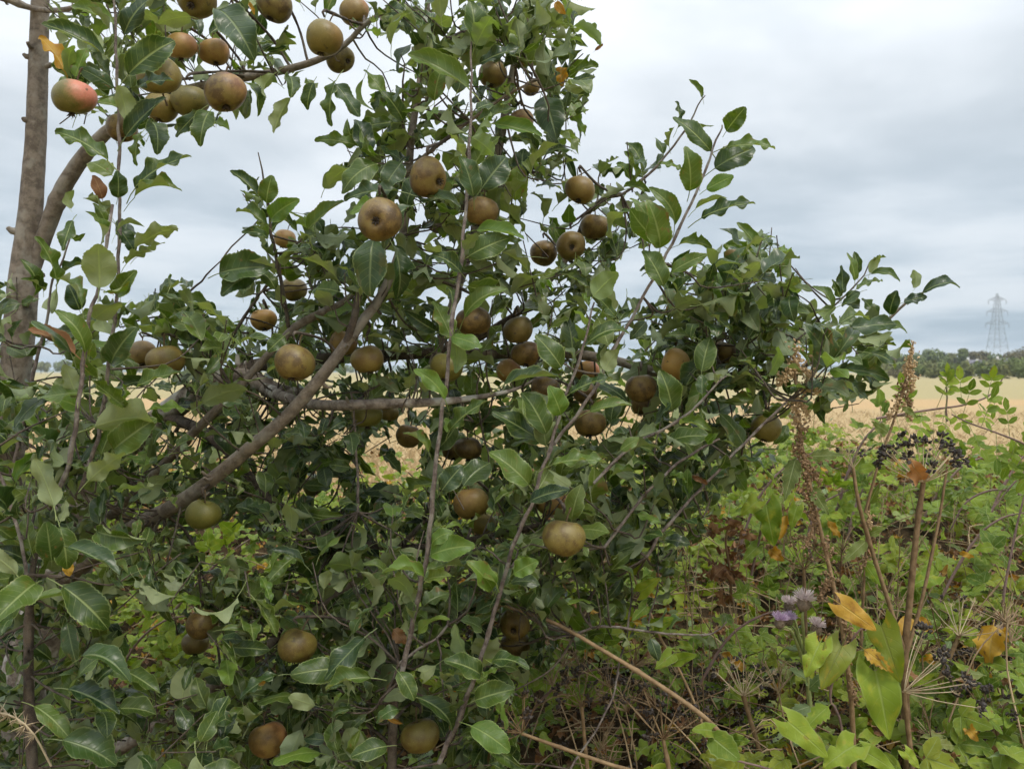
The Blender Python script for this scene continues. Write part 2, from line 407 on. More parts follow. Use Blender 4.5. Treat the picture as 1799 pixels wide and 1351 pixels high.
for i in range(5):
    a_ = (p_apple, TR.uniform(.30, .38)); b_ = (TR.uniform(.04, .16), TR.uniform(.2, .65), TR.uniform(.0, .4), TR.uniform(.06, .14), TR.uniform(-.8, .8), .30)
    TPL['flat', i] = leaf_tpl(*a_, 26, .030, *b_, seed=60+i)
    TPL['flat_lo', i] = leaf_tpl(*a_, 11, .018, *b_, seed=60+i)
for i in range(5):
    TPL['bramble', i] = leaf_tpl(p_bramble, TR.uniform(.30, .40), 10, .05, TR.uniform(0, .1), TR.uniform(.1, .6), TR.uniform(.1, .5), TR.uniform(.03, .09), TR.uniform(-.5, .5), .12, seed=80+i)
for i in range(4):
    TPL['heart', i] = leaf_tpl(p_heart, TR.uniform(.31, .41), 14, .012, TR.uniform(.02, .16), TR.uniform(.2, .6), TR.uniform(.1, .5), TR.uniform(.06, .14), TR.uniform(-.8, .8), .4, .30, seed=100+i, bite=(.35, .55, (-1)**i, .35) if i % 2 else None)
for i in range(4):
    TPL['nettle', i] = leaf_tpl(p_lance, TR.uniform(.20, .28), 14, .14, TR.uniform(0, .12), TR.uniform(.1, .7), TR.uniform(.1, .4), TR.uniform(.02, .07), TR.uniform(-.5, .5), .15, seed=120+i)
for i in range(4):
    TPL['oval', i] = leaf_tpl(p_oval, TR.uniform(.24, .30), 7, .02, TR.uniform(0, .08), TR.uniform(.1, .4), TR.uniform(.0, .3), .03, TR.uniform(-.3, .3), .08, seed=140+i)
for i in range(4):
    TPL['crumple', i] = leaf_tpl(p_bramble, TR.uniform(.28, .40), 10, .1, TR.uniform(-.1, .25), TR.uniform(.5, 1.3), TR.uniform(-.6, .6), TR.uniform(.15, .35), TR.uniform(-2, 2), .2, seed=160+i)
for i in range(3):
    TPL['sliver', i] = leaf_tpl(p_lance, TR.uniform(.07, .11), 5, .2, TR.uniform(-.1, .15), .4, .1, .05, TR.uniform(-.8, .8), .1, cols=1, seed=180+i)
NV = {}
for k_ in TPL: NV[k_[0]] = NV.get(k_[0], 0)+1
LEAF_MESH = {}
def leaf_mesh(kind, i, mat):
    key = (kind, i, mat)
    if key not in LEAF_MESH:
        mb = MB(); V, F, uv = TPL[kind, i]; mb.add(V, F, uv)
        LEAF_MESH[key] = mb.mesh('leaf', M[mat])
    return LEAF_MESH[key]

class Leaf:
    __slots__ = ('o', 'R', 's', 'kind', 'i', 'mat', 'big')
def frame(x, n):
    x = nrm(x); z = n-np.dot(n, x)*x
    if np.linalg.norm(z) < 1e-4: z = np.cross(x, (0.3, .5, .8))
    z = nrm(z); return np.stack((x, np.cross(z, x), z), 1)      # columns
def mk(o, x, n, s, kind='apple', mat='leaf', i=None):
    L = Leaf(); L.o = np.asarray(o, float); L.R = frame(np.asarray(x, float), np.asarray(n, float)); L.s = s
    L.kind = kind; L.i = int(rng.integers(NV[kind])) if i is None else i; L.mat = mat; L.big = 0
    return L
def mid(L, f=.5): return L.o+L.R[:, 0]*L.s*f
def leaves_to_mesh(leaves, name, parent):
    mats = sorted({L.mat for L in leaves}); mb = MB()
    for m in mats:
        if m+'_lo' not in M:
            kw = dict(next(a for n, a in LEAFARGS if n == M[m].name)); kw['name'] += '_lo'; kw['lo'] = True; M[m+'_lo'] = leaf_mat(**kw)
    for L in leaves:
        V, F, uv = TPL.get((L.kind+'_lo', L.i), TPL[L.kind, L.i])
        mb.add((V*L.s)@L.R.T+L.o, F, uv, U(0, 1), mats.index(L.mat))
    o = mb.build(name, [M[m+'_lo'] for m in mats], parent); o['kind'] = 'stuff'; return o
def leaf_obj(L, parent, name='leaf'):
    o = bpy.data.objects.new(name, leaf_mesh(L.kind, L.i, L.mat)); COL.objects.link(o); o.parent = parent
    A = np.eye(4); A[:3, :3] = L.R*L.s; A[:3, 3] = L.o-np.array(parent.location)
    o.matrix_local = Matrix(A.tolist()); return o

# ------------------------------------------------------------------ ground, bank, far country
def sstep(x, a, b):
    t = np.clip((np.asarray(x, float)-a)/(b-a), 0, 1); return t*t*(3-2*t)
def bank(x, y):
    x = np.asarray(x, float); y = np.asarray(y, float)
    rf = sstep(x, -.25, .45)
    y0 = 2.35-.80*rf; z0 = .40+.30*rf; yc = 3.9; zc = .97+.05*np.sin(x*1.7)+.15*sstep(x, .6, 1.5)
    t = np.clip((y-y0)/(yc-y0), 0, 1)
    z = z0+(zc-z0)*t**.9
    z = z*(1-sstep(y, 4.4, 7.5))*sstep(y, y0-1.1, y0+.05)
    return z+.03*np.sin(x*5.1+y*2.3)*np.cos(y*4.2-x)*sstep(z, .05, .3)

gmb = MB(); S = 4000.0
gmb.add([(-S, -60, 0), (S, -60, 0), (S, S, 0), (-S, S, 0)], [[0, 1, 2, 3]])
tag(gmb.build('ground', M['field']), 'pale straw coloured harvested field reaching the far trees', kind='structure')
bx = np.linspace(-9, 9, 181); by = np.linspace(.5, 7.6, 72)
X, Y = np.meshgrid(bx, by); Zb = bank(X, Y)+.004
mb = MB(); nxx = len(bx)
idx = (np.arange(len(by)-1)[:, None]*nxx+np.arange(nxx-1)[None]).ravel()
mb.add(np.stack((X.ravel(), Y.ravel(), Zb.ravel()), 1), np.stack((idx, idx+1, idx+nxx+1, idx+nxx), 1))
tag(mb.build('bank', M['soil']), 'dark earth bank under the brambles', kind='structure')

# standing dry grass and stubble in the field
mb = MB()
N = 36000
yy = 7.0*np.exp(rng.random(N)*math.log(34/7.0)); xx = (rng.random(N)*1.5-.75)*yy
h = rng.uniform(.06, .30, N)*np.where(yy < 16, 1.0, .6); wd = rng.uniform(.0012, .0028, N)*(1+yy/16)
lean = rng.normal(size=(N, 2))*.10
a = rng.uniform(0, math.pi, N); dx, dy = np.cos(a)*wd, np.sin(a)*wd*.4
V = np.stack((np.stack((xx-dx, yy-dy, 0*xx), 1), np.stack((xx+dx, yy+dy, 0*xx), 1), np.stack((xx+lean[:, 0]*.4+dx*.8, yy+lean[:, 1]*.4, h*.6), 1), np.stack((xx+lean[:, 0], yy+lean[:, 1], h), 1)), 1).reshape(-1, 3)
mb.add(V, np.arange(N*4).reshape(-1, 4))
mb.t = [np.repeat(rng.random(N), 4)]
tag(mb.build('dry_grass', M['grass'], smooth=False), 'dry golden grass standing across the field', 'grass', kind='stuff')

def low_ridge(name, y, x0, x1, hgt, label, depth=300):
    n = 60; xs = np.linspace(x0, x1, n); hs = hgt*(.55+.45*np.sin(xs/900+1.3)+.12*np.sin(xs/170))
    hs = np.maximum(hs, hgt*.25)+rng.normal(size=n)*hgt*.03; mb = MB()
    V = np.concatenate((np.stack((xs, np.full(n, y), 0*xs-.5), 1), np.stack((xs, np.full(n, y+depth*.4), hs), 1), np.stack((xs, np.full(n, y+depth), 0*xs-.5), 1)))
    i = np.arange(n-1); F = np.concatenate([np.stack((i+k*n, i+1+k*n, i+1+(k+1)*n, i+(k+1)*n), 1) for k in range(2)])
    mb.add(V, F); return tag(mb.build(name, M['hill']), label, kind='structure')
low_ridge('hills', 2600, -2600, 2600, 26, 'low wooded hills along the horizon')

M['far_green'] = plain_mat('far_foliage_green', (.10, .135, .045), (.19, .22, .075), .6, .9, .1, 0)
M['far_olive'] = plain_mat('far_foliage_olive', (.13, .145, .052), (.22, .225, .088), .6, .9, .1, 0)
M['far_brown'] = plain_mat('far_foliage_brown', (.12, .105, .052), (.19, .165, .085), .6, .9, .1, 0)
M['far_trunk'] = plain_mat('far_trunk', (.08, .065, .05), (.12, .10, .08), 1)
def crown_mesh(h, wdt, base, n, seed, leaf):
    r = np.random.default_rng(seed); mb = MB()
    k = 16; th = r.uniform(0, 6.28, k); rad = np.sqrt(r.random(k))*wdt*.36
    cz = base+(h-base)*r.uniform(.22, .80, k); c = np.stack((np.cos(th)*rad, np.sin(th)*rad, cz), 1)
    rr = r.uniform(.16, .27, k)*min(wdt, (h-base)*1.3)
    w_ = r.integers(0, k, n); d = r.normal(size=(n, 3)); d /= np.linalg.norm(d, axis=1)[:, None]
    p = c[w_]+d*rr[w_][:, None]*r.uniform(.7, 1.08, n)[:, None]
    nn = d+r.normal(size=(n, 3))*.5; a = np.cross(nn, r.normal(size=(n, 3))); a /= np.linalg.norm(a, axis=1)[:, None]
    b = np.cross(nn, a); b /= np.linalg.norm(b, axis=1)[:, None]
    s = leaf*r.uniform(.6, 1.4, n)[:, None]
    V = np.stack((p-a*s, p-b*s*.6, p+a*s, p+b*s*.6), 1).reshape(-1, 3)
    mb.add(V, np.arange(n*4).reshape(-1, 4)); mb.t = [np.repeat(r.random(n), 4)]
    return mb
def far_tree(px, d, h, wdt, mat, label, cat, group, name='broadleaf_tree', base=None, n=1500, leaf=.55):
    x = (px-CX)/FPX*d
    t = empty(name, (x, d, 0), label, cat, group)
    base = h*.22 if base is None else base
    mb = crown_mesh(h, wdt, base, n, int(px*13+d), leaf); o = link('crown', mb.mesh('crown', M[mat], False), t)
    tb = MB(); tr = spline([(0, 0, -.2, h*.035), (.1, 0, h*.3, h*.028), (0, .1, h*.62, h*.012)], h*.1); tube(tb, tr, 6)
    for q in range(4):
        a = q*1.6+px; tube(tb, spline([(0, 0, h*(.28+.06*q), h*.016), (math.cos(a)*wdt*.14, math.sin(a)*wdt*.14, h*(.42+.06*q), h*.01), (math.cos(a)*wdt*.26, math.sin(a)*wdt*.26, h*(.55+.06*q), h*.004)], h*.12), 4)
    link('trunk', tb.mesh('trunk', M['far_trunk']), t)
    return t
ORD = ['leftmost', 'second', 'third', 'fourth', 'fifth', 'sixth', 'seventh', 'eighth', 'ninth', 'tenth', 'eleventh', 'twelfth', 'thirteenth']
def nth(i): return ORD[i]+('' if i == 0 else ' from the left')
rows = [(1556, 375, 10.5, 11, 'far_brown'), (1588, 380, 10.0, 10, 'far_green'), (1616, 372, 10.2, 9, 'far_green'), (1644, 378, 12.0, 12, 'far_green'), (1671, 383, 11.0, 9, 'far_olive'),
        (1692, 372, 13.6, 4.5, 'far_green'), (1712, 380, 11.6, 10, 'far_brown'), (1738, 384, 12.0, 10, 'far_green'), (1765, 376, 11.0, 9, 'far_green'), (1791, 372, 13.0, 13, 'far_brown'), (1825, 378, 12.5, 12, 'far_green')]
for i, (px, d, h, wd_, m) in enumerate(rows):
    lab = {5: 'slim pointed tree rising above its neighbours in the far treeline'}.get(i, 'rounded %s tree in the far treeline, %s' % ('brownish' if m == 'far_brown' else 'green', nth(i)))
    far_tree(px, d, h*.93, wd_, m, lab, 'tree', 'trees of the far treeline')
mids = [(1560, 255, 4.6, 8), (1592, 250, 4.4, 8), (1622, 262, 4.8, 9), (1655, 268, 4.9, 9), (1688, 258, 4.6, 8), (1720, 270, 5.0, 9), (1750, 262, 5.4, 9), (1781, 250, 6.2, 11), (1815, 252, 6.2, 10)]
for i, (px, d, h, wd_) in enumerate(mids):
    far_tree(px, d, h, wd_, ['far_olive', 'far_green'][i % 2], 'grey green hedge bush below the far treeline, %s' % nth(i), 'bush', 'hedge bushes at the field end', 'hedge_bush', .2, 1100, .42)
fronts = [(1545, 214, 2.6, 5, 'far_olive'), (1575, 210, 2.5, 4.5, 'far_brown'), (1612, 208, 2.9, 5, 'far_green'), (1640, 204, 2.4, 4.5, 'far_olive'), (1672, 196, 3.4, 5.2, 'far_green'), (1700, 204, 2.8, 4.5, 'far_olive'), (1733, 198, 3.2, 5.0, 'far_green'), (1760, 194, 3.0, 4.6, 'far_olive'), (1790, 192, 3.6, 5.6, 'far_green')]
for i, (px, d, h, wd_, m) in enumerate(fronts):
    far_tree(px, d, h, wd_, m, 'low scrub bush standing at the edge of the straw field, %s' % nth(i), 'bush', 'scrub along the field edge', 'scrub_bush', .1, 900, .30)
for i, (px, d, h, wd_) in enumerate([(20, 640, 8, 22), (72, 620, 8.5, 20), (118, 610, 9.5, 20), (160, 640, 8.5, 24), (205, 600, 8.0, 22), (250, 630, 7.5, 24)]):
    far_tree(px, d, h, wd_, ['far_green', 'far_olive'][i % 2], 'hazy tree across the field behind the upright trunk, %s' % nth(i), 'tree', 'trees beyond the field at the left', 'distant_tree', 1.0, 700, 1.0)
for i, (px, d, h, wd_) in enumerate([(575, 900, 8, 26), (600, 920, 9, 26), (628, 900, 8, 24)]):
    far_tree(px, d, h, wd_, 'far_green', 'blue hazy tree seen in the gap under the forked branch, %s' % nth(i), 'tree', 'trees in the gap between branches', 'distant_tree', 1.0, 500, 1.3)

def house(px, d, wdt, dep, wall, roof, label):
    t = empty('white_house', ((px-CX)/FPX*d, d, 0), label, 'house', 'white houses behind the hedge')
    def bx_(name, x0, x1, y0, y1, z0, z1, m, par=None):
        b = MB(); b.add([(x0, y0, z0), (x1, y0, z0), (x1, y1, z0), (x0, y1, z0), (x0, y0, z1), (x1, y0, z1), (x1, y1, z1), (x0, y1, z1)], [[0, 1, 5, 4], [1, 2, 6, 5], [2, 3, 7, 6], [3, 0, 4, 7], [4, 5, 6, 7]])
        return link(name, b.mesh(name, M[m], False), par or t)
    w2 = wdt/2
    bx_('wall', -w2, w2, 0, dep, 0, wall, 'white_wall')
    b = MB(); e = .35
    b.add([(-w2-e, -e, wall-.15), (w2+e, -e, wall-.15), (w2+e, dep+e, wall-.15), (-w2-e, dep+e, wall-.15), (-w2-e, dep/2, wall+roof), (w2+e, dep/2, wall+roof)], [[0, 1, 5, 4], [2, 3, 4, 5]])
    b.add([(-w2, 0, wall), (-w2, dep, wall), (-w2, dep/2, wall+roof-.2), (w2, 0, wall), (w2, dep, wall), (w2, dep/2, wall+roof-.2)], [[0, 1, 2], [3, 5, 4]], mi=1)
    rf = link('roof', b.mesh('roof', [M['roof'], M['white_wall']], False), t)
    bx_('chimney', -w2+.4, -w2+1.1, dep/2-.3, dep/2+.4, wall+roof-.8, wall+roof+.9, 'white_wall', rf)
    for k in range(3):
        for lv in (0, 1):
            xw = -w2+wdt*(k+.5)/3; bx_('window', xw-.5, xw+.5, -.06, .02, 1.0+lv*2.5, 2.2+lv*2.5, 'pane')
house(1716, 355, 6, 5, 4.6, 2.0, 'white house with dark roof between the trees left of the pylon')
house(1728, 352, 4, 5, 4.4, 1.6, 'smaller white house beside the pylon foot, right of its neighbour')
house(1768, 356, 6, 5, 5.4, 1.8, 'white house partly hidden behind bushes right of the pylon')

# lattice pylon
PYD = 425.0
pyl = empty('electricity_pylon', ((1752-CX)/FPX*PYD, PYD, 0), 'grey steel lattice electricity pylon standing above the far trees', 'pylon')
def bar(mb, a, b, r): 
    a = np.array(a, float); b = np.array(b, float); tube(mb, np.array([(*a, r), (*b, r)]), 4, cap=False)
HT = 40.5
def hwid(z): return np.interp(z, [0, 25, HT-2, HT], [5.0, 2.0, .75, .22])
cor = [(-1, -1), (1, -1), (1, 1), (-1, 1)]
for cx_, cy_ in cor:
    mb = MB(); zs = np.linspace(0, HT, 12)
    tube(mb, np.array([(cx_*hwid(z), cy_*hwid(z), z, .095) for z in zs]), 4); link('leg', mb.mesh('leg', M['steel']), pyl)
mb = MB(); lev = [0, 5.5, 10.2, 14.2, 17.6, 20.5, 23, 25.3, 27.4, 29.4, 31.3, 33.1, 34.8, 36.4, 38, 39.4]
for z0, z1 in zip(lev[:-1], lev[1:]):
    for k in range(4):
        a, b = cor[k], cor[(k+1) % 4]; h0, h1 = hwid(z0), hwid(z1)
        bar(mb, (a[0]*h0, a[1]*h0, z0), (b[0]*h1, b[1]*h1, z1), .036); bar(mb, (b[0]*h0, b[1]*h0, z0), (a[0]*h1, a[1]*h1, z1), .036)
        bar(mb, (a[0]*h1, a[1]*h1, z1), (b[0]*h1, b[1]*h1, z1), .034)
link('bracing', mb.mesh('bracing', M['steel']), pyl)
for z, ln in ((25.3, 5.8), (31.3, 5.2), (37.0, 4.4)):
    for sx in (-1, 1):
        mb = MB(); h0 = hwid(z)
        for sy in (-1, 1):
            bar(mb, (sx*h0, sy*h0, z), (sx*ln, 0, z+.3), .07); bar(mb, (sx*h0, sy*h0, z+1.7), (sx*ln, 0, z+.3), .06)
            bar(mb, (sx*(h0+ln)/2, sy*h0/2, z+.15), (sx*h0, sy*h0, z+1.7), .07)
        bar(mb, (sx*ln, 0, z+.3), (sx*ln, 0, z-1.9), .10)
        link('cross_arm', mb.mesh('cross_arm', M['steel']), pyl)

# the air: even pale haze round everything
HZ, ht_ = new_mat('haze_air')
pv = ht_.node('ShaderNodeVolumePrincipled'); pv.inputs['Color'].default_value = (.80, .90, 1.0, 1); pv.inputs['Density'].default_value = .00022
ho = ht_.node('ShaderNodeOutputMaterial'); ht_.l.new(pv.outputs[0], ho.inputs['Volume'])
mb = MB(); q = 4200.0
mb.add([(-q, -160, -1), (q, -160, -1), (q, q, -1), (-q, q, -1), (-q, -160, 44), (q, -160, 44), (q, q, 44), (-q, q, 44)], [[0, 3, 2, 1], [4, 5, 6, 7], [0, 1, 5, 4], [1, 2, 6, 5], [2, 3, 7, 6], [3, 0, 4, 7]])
hz = mb.build('haze', HZ, smooth=False); tag(hz, 'thin pale haze over the far fields', 'haze', kind='stuff')
SC.cycles.volume_bounces = 0

# ------------------------------------------------------------------ the apple tree: limbs
# rows: picture x, y, distance (m), half width in picture pixels
BR = {
 'trunk_upright': ('bark', [(72,-40,2.15,14),(69,60,2.15,15.5),(66,160,2.15,16.5),(62,260,2.15,17.5),(53,380,2.15,20),(43,480,2.15,24),(34,580,2.15,26),(24,680,2.16,24),(14,780,2.2,27),(14,900,2.3,28),(24,1040,2.4,30),(40,1200,2.5,34),(50,1420,2.55,40)]),
 'fork': ('bark', [(60,470,2.15,12),(83,402,2.14,14),(112,330,2.12,14.5),(150,272,2.10,13),(195,226,2.06,11),(250,190,2.02,9),(310,163,1.96,8),(400,142,1.90,7.5),(480,128,1.84,7),(555,107,1.80,6),(607,78,1.78,5),(640,44,1.76,4.5),(692,8,1.74,4),(725,-35,1.72,3.5)]),
 'trunk_old': ('bark_old', [(60,1180,2.33,52),(92,1050,2.28,48),(130,950,2.24,46),(152,870,2.22,40),(196,800,2.18,30),(262,752,2.14,24),(318,708,2.10,21),(372,672,2.07,19),(430,664,2.05,17),(490,688,2.03,14),(545,695,2.02,12)]),
 'grey_arm': ('bark_old', [(470,684,2.03,12),(505,700,1.9,10),(540,709,1.78,9.5),(600,712,1.70,9.5),(690,709,1.68,9),(770,706,1.70,7.5),(838,698,1.75,5),(905,684,1.82,3),(950,660,1.86,1.5)]),
 'dark_arm': ('bark_dark', [(372,672,2.07,14),(460,640,2.06,12),(560,632,2.05,11),(680,624,2.03,10.5),(770,618,2.0,10),(820,602,1.98,9),(860,582,1.95,7.5),(902,556,1.9,6)]),
 'right_arm': ('bark', [(780,618,2.0,9),(880,622,2.0,9),(960,618,2.0,9),(1030,625,1.98,9),(1080,633,1.96,8),(1130,648,1.94,8),(1200,664,1.92,7),(1270,662,1.9,5.5),(1300,655,1.88,4.5),(1375,656,1.85,3.5),(1425,638,1.82,3.2),(1472,617,1.80,3),(1541,578,1.78,2.8),(1591,533,1.76,2.4),(1622,514,1.75,1.8)]),
 'long_branch': ('bark', [(120,1010,2.2,16),(182,962,1.98,15),(250,918,1.80,14),(310,886,1.70,13),(380,836,1.64,12.5),(440,786,1.60,12),(500,735,1.58,11.5),(560,668,1.58,11),(605,608,1.58,9.5),(640,560,1.60,9),(668,522,1.63,8),(700,448,1.66,7.5),(716,350,1.68,7),(722,250,1.70,6.5),(738,140,1.72,5.5),(748,50,1.73,5),(754,-40,1.74,4)]),
 'long_fork': ('bark_dark', [(606,608,1.58,7),(622,560,1.57,6.5),(632,510,1.57,6),(655,470,1.58,5),(690,400,1.6,4)]),
 'second_branch': ('bark', [(195,905,2.0,9),(257,848,1.86,8.5),(333,767,1.74,8),(400,700,1.70,7.5),(440,657,1.70,7),(478,616,1.70,7),(520,574,1.72,7.5),(567,549,1.74,7),(605,530,1.76,6),(640,495,1.8,4)]),
 'drooping_branch': ('bark_dark', [(300,735,2.1,11),(345,752,2.05,10),(395,787,2.0,9),(430,828,1.96,8.5),(472,872,1.93,8),(532,922,1.9,7),(600,948,1.88,6),(700,962,1.85,6),(790,955,1.82,6),(860,942,1.78,5.5),(925,928,1.72,4.5),(965,915,1.68,3.5)]),
 'low_branch': ('bark', [(90,1390,2.2,15),(200,1320,2.1,13),(270,1278,2.05,11.5),(335,1234,2.0,11),(400,1188,1.97,10.5),(467,1138,1.94,10),(533,1090,1.92,9),(600,1040,1.9,8),(640,1006,1.88,7),(690,972,1.86,5),(760,900,1.85,3.5)]),
 'bottom_branch': ('bark_dark', [(280,1360,2.1,8),(400,1335,2.05,7),(500,1318,2.0,6.5),(570,1305,1.95,6),(618,1275,1.9,5.5),(655,1225,1.87,5),(675,1180,1.85,4),(720,1150,1.82,3.5),(775,1118,1.8,3),(790,1090,1.8,2.5)]),
 'low_stem': ('bark_dark', [(688,1430,1.55,9),(689,1330,1.55,8.5),(691,1250,1.55,8),(693,1195,1.55,6),(700,1150,1.55,3.5)]),
 'left_stem': ('bark_dark', [(64,1430,1.45,10),(56,1330,1.45,9.5),(51,1230,1.45,9),(50,1140,1.45,8),(53,1050,1.45,6.5),(60,985,1.45,5),(72,930,1.45,3)]),
 'apex_arm': ('bark', [(760,640,1.9,8),(800,520,1.92,8),(830,420,1.95,8),(860,320,1.95,8),(880,240,1.93,8),(893,170,1.92,7),(910,90,1.9,6),(945,20,1.88,5),(975,-40,1.86,4)]),
 'cross_twig': ('bark', [(700,318,1.68,4),(745,275,1.66,3.6),(800,232,1.62,3.2),(850,195,1.58,3),(895,165,1.55,2.5),(945,140,1.54,2)]),
 'short_arm': ('bark', [(760,400,1.9,14),(790,372,1.92,12),(830,352,1.92,11),(880,330,1.9,8),(930,300,1.88,5)]),
 'spur_arm': ('bark', [(900,560,1.95,5),(960,500,1.95,5),(1005,440,1.95,5),(1030,380,1.93,4.5),(1060,350,1.85,4.5),(1090,342,1.76,4)]),
 'upper_top_twig': ('bark', [(-20,-10,2.1,6),(20,2,2.1,6),(60,16,2.12,5),(110,18,2.0,4.5),(150,5,1.95,4),(180,-10,1.9,3)]),
}
SH = {   # one-year shoots: same rows, leaf spacing (m), leaf length (m)
 'left_tall': [(138,862,1.45,6.5),(165,790,1.44,6),(182,715,1.43,5.8),(193,655,1.42,5.6),(201,590,1.41,5.4),(206,520,1.40,5.2),(210,440,1.40,5),(209,360,1.40,4.8),(207,290,1.40,4.6),(206,200,1.40,4.4),(205,120,1.40,4),(203,40,1.40,3.6),(202,-30,1.4,3.2)],
 'left_thick': [(95,880,1.36,7.5),(113,840,1.35,7.4),(126,775,1.34,7),(138,695,1.33,6.6),(150,622,1.33,6.2),(161,558,1.33,5.8),(173,505,1.33,5.2),(188,440,1.34,5),(199,368,1.36,4.5)],
 'left_short': [(45,1010,1.40,5.5),(38,950,1.40,5.2),(22,885,1.40,5),(4,825,1.40,4.6),(-12,770,1.4,4)],
 'left_back': [(20,840,1.62,5.5),(28,770,1.62,5.2),(46,690,1.62,5),(62,625,1.62,4.6),(78,560,1.62,4),(88,505,1.62,3.2),(110,450,1.62,2.8),(125,405,1.62,2.5)],
 'centre_tall': [(700,1195,1.42,8),(722,1110,1.41,7.8),(738,1040,1.40,7.5),(752,960,1.39,7.2),(764,875,1.38,6.8),(777,780,1.37,6.4),(788,680,1.36,6),(794,610,1.36,5.8),(803,530,1.36,5.6),(813,450,1.36,5.4),(822,340,1.37,5),(830,235,1.38,4.4),(833,150,1.39,3.6),(833,72,1.40,2.6)],
 'centre_mid': [(770,1340,1.44,7.6),(800,1275,1.43,7.4),(828,1205,1.42,7),(850,1130,1.41,6.8),(874,1040,1.40,6.4),(892,975,1.39,6.2),(910,915,1.38,6),(927,882,1.38,5.8),(945,825,1.38,5.5),(963,777,1.38,5.3),(985,710,1.38,4.8),(1002,660,1.38,4.4),(1017,620,1.38,4),(1030,570,1.38,3.4),(1041,522,1.38,2.6)],
 'right_tall': [(960,800,1.5,5.5),(990,758,1.5,5.4),(1012,735,1.5,5.2),(1047,677,1.5,5),(1080,613,1.5,4.8),(1102,580,1.5,4.8),(1140,510,1.5,4.6),(1163,467,1.5,4.6),(1190,417,1.5,4.4),(1233,333,1.5,4),(1253,290,1.5,3.4),(1270,243,1.5,2.6),(1276,228,1.5,2)],
 'right_tip': [(1090,342,1.76,4),(1122,322,1.75,3.8),(1150,298,1.74,3.6),(1180,258,1.73,3.3),(1206,225,1.72,2.8),(1224,196,1.71,2.2),(1236,178,1.70,1.6)],
 'right_pale': [(1040,850,1.5,4.8),(1090,800,1.5,4.6),(1127,773,1.5,4.5),(1183,743,1.5,4.2),(1217,717,1.5,3.8),(1250,683,1.5,3),(1272,665,1.5,2)],
 'right_low': [(1135,980,1.6,5),(1165,935,1.6,4.8),(1200,897,1.6,4.6),(1233,867,1.6,4.4),(1300,797,1.6,4),(1367,733,1.6,3.4),(1405,700,1.6,2.6)],
 'right_mid_low': [(1060,960,1.55,5),(1105,900,1.55,4.6),(1150,850,1.55,4.4),(1205,802,1.55,4),(1260,770,1.55,3)],
 'far_right_up': [(1385,625,1.78,3.4),(1402,598,1.78,3.2),(1440,560,1.77,3),(1472,533,1.76,2.8),(1500,508,1.75,2.5),(1522,486,1.74,2.2),(1533,466,1.74,1.6)],
 'far_right_low': [(1405,700,1.72,3.6),(1450,672,1.7,3.4),(1500,640,1.68,3),(1535,620,1.67,2.5)],
 'low_right': [(1010,1115,1.6,4),(1060,1100,1.6,3.8),(1120,1105,1.6,3.5),(1190,1112,1.6,3.2),(1250,1108,1.6,2.6),(1275,1085,1.6,2)],
 'low_grey': [(700,1165,1.5,4),(735,1140,1.5,4),(770,1120,1.5,3.6),(788,1095,1.5,3.4)],
 'twig_up': [(505,575,1.7,6),(492,490,1.68,5.5),(478,430,1.66,5),(470,360,1.65,3.6),(461,300,1.64,2.4),(456,272,1.64,1.5)],
 'twig_left': [(405,605,1.8,5.5),(420,572,1.8,5),(446,530,1.8,4),(466,500,1.8,3.5)],
 'twig_bare': [(280,580,1.9,4),(310,530,1.88,3.6),(350,495,1.86,3),(388,457,1.85,1.6)],
 'twig_curl': [(716,255,1.66,4),(708,190,1.64,3.6),(711,140,1.63,3),(712,110,1.63,2),(704,96,1.63,1.5)],
 'leader_side': [(735,120,1.7,3.5),(770,85,1.66,3),(800,62,1.64,2.5),(818,48,1.63,1.6)],
 'thin_right': [(1262,640,1.8,2.6),(1258,560,1.8,2.4),(1259,500,1.8,2),(1262,470,1.8,1.4)],
 'gap_shoot': [(625,900,1.7,4),(622,840,1.7,3.8),(618,780,1.7,3.6),(614,730,1.7,3.2),(608,690,1.7,2.4)],
 'low_fine': [(1000,1350,1.6,3),(1060,1260,1.62,3),(1090,1180,1.64,2.8)],
}
def rows3(rows):
    return np.array([(*P(x, y, d), r*d/FPX) for x, y, d, r in rows])
TREE = empty('apple_tree', (*P(62, 1200, 2.34)[:2], float(bank(P(62, 1200, 2.34)[0], 2.34))), 'apple tree with russet fruit and leaning grey trunk on the bank', 'tree')
SK = []        # skeleton points for twigs to grow from
PATH = {}
for k, (m, rows) in BR.items():
    pts = spline(rows3(rows), .022); PATH[k] = pts; SK.append(pts)
    mb = MB(); big = pts[0, 3] > .02 or k.startswith('trunk')
    tube(mb, pts, 14 if big else 9, .012 if big else .025, knots=.0 if big else .06)
    # spur stubs and scars
    for q in range(int(len(pts)*.22)):
        j = int(rng.integers(2, len(pts)-1)); d = nrm(np.cross(nrm(pts[j, :3]-pts[j-1, :3]), rv())); r0 = pts[j, 3]
        l = U(.006, .022); tube(mb, np.array([(*(pts[j, :3]+d*r0*.6), r0*.38), (*(pts[j, :3]+d*(r0+l*.5)), r0*.30), (*(pts[j, :3]+d*(r0+l)+np.array((0, 0, l*.4))), r0*.2)]), 5)
    o = mb.build('trunk' if k.startswith('trunk') else 'branch', M[m], TREE)
    if k == 'trunk_old': o['label'] = 'leaning old trunk with pale peeling bark'
    if k == 'trunk_upright': o['label'] = 'straight upright stem with smooth brown bark'
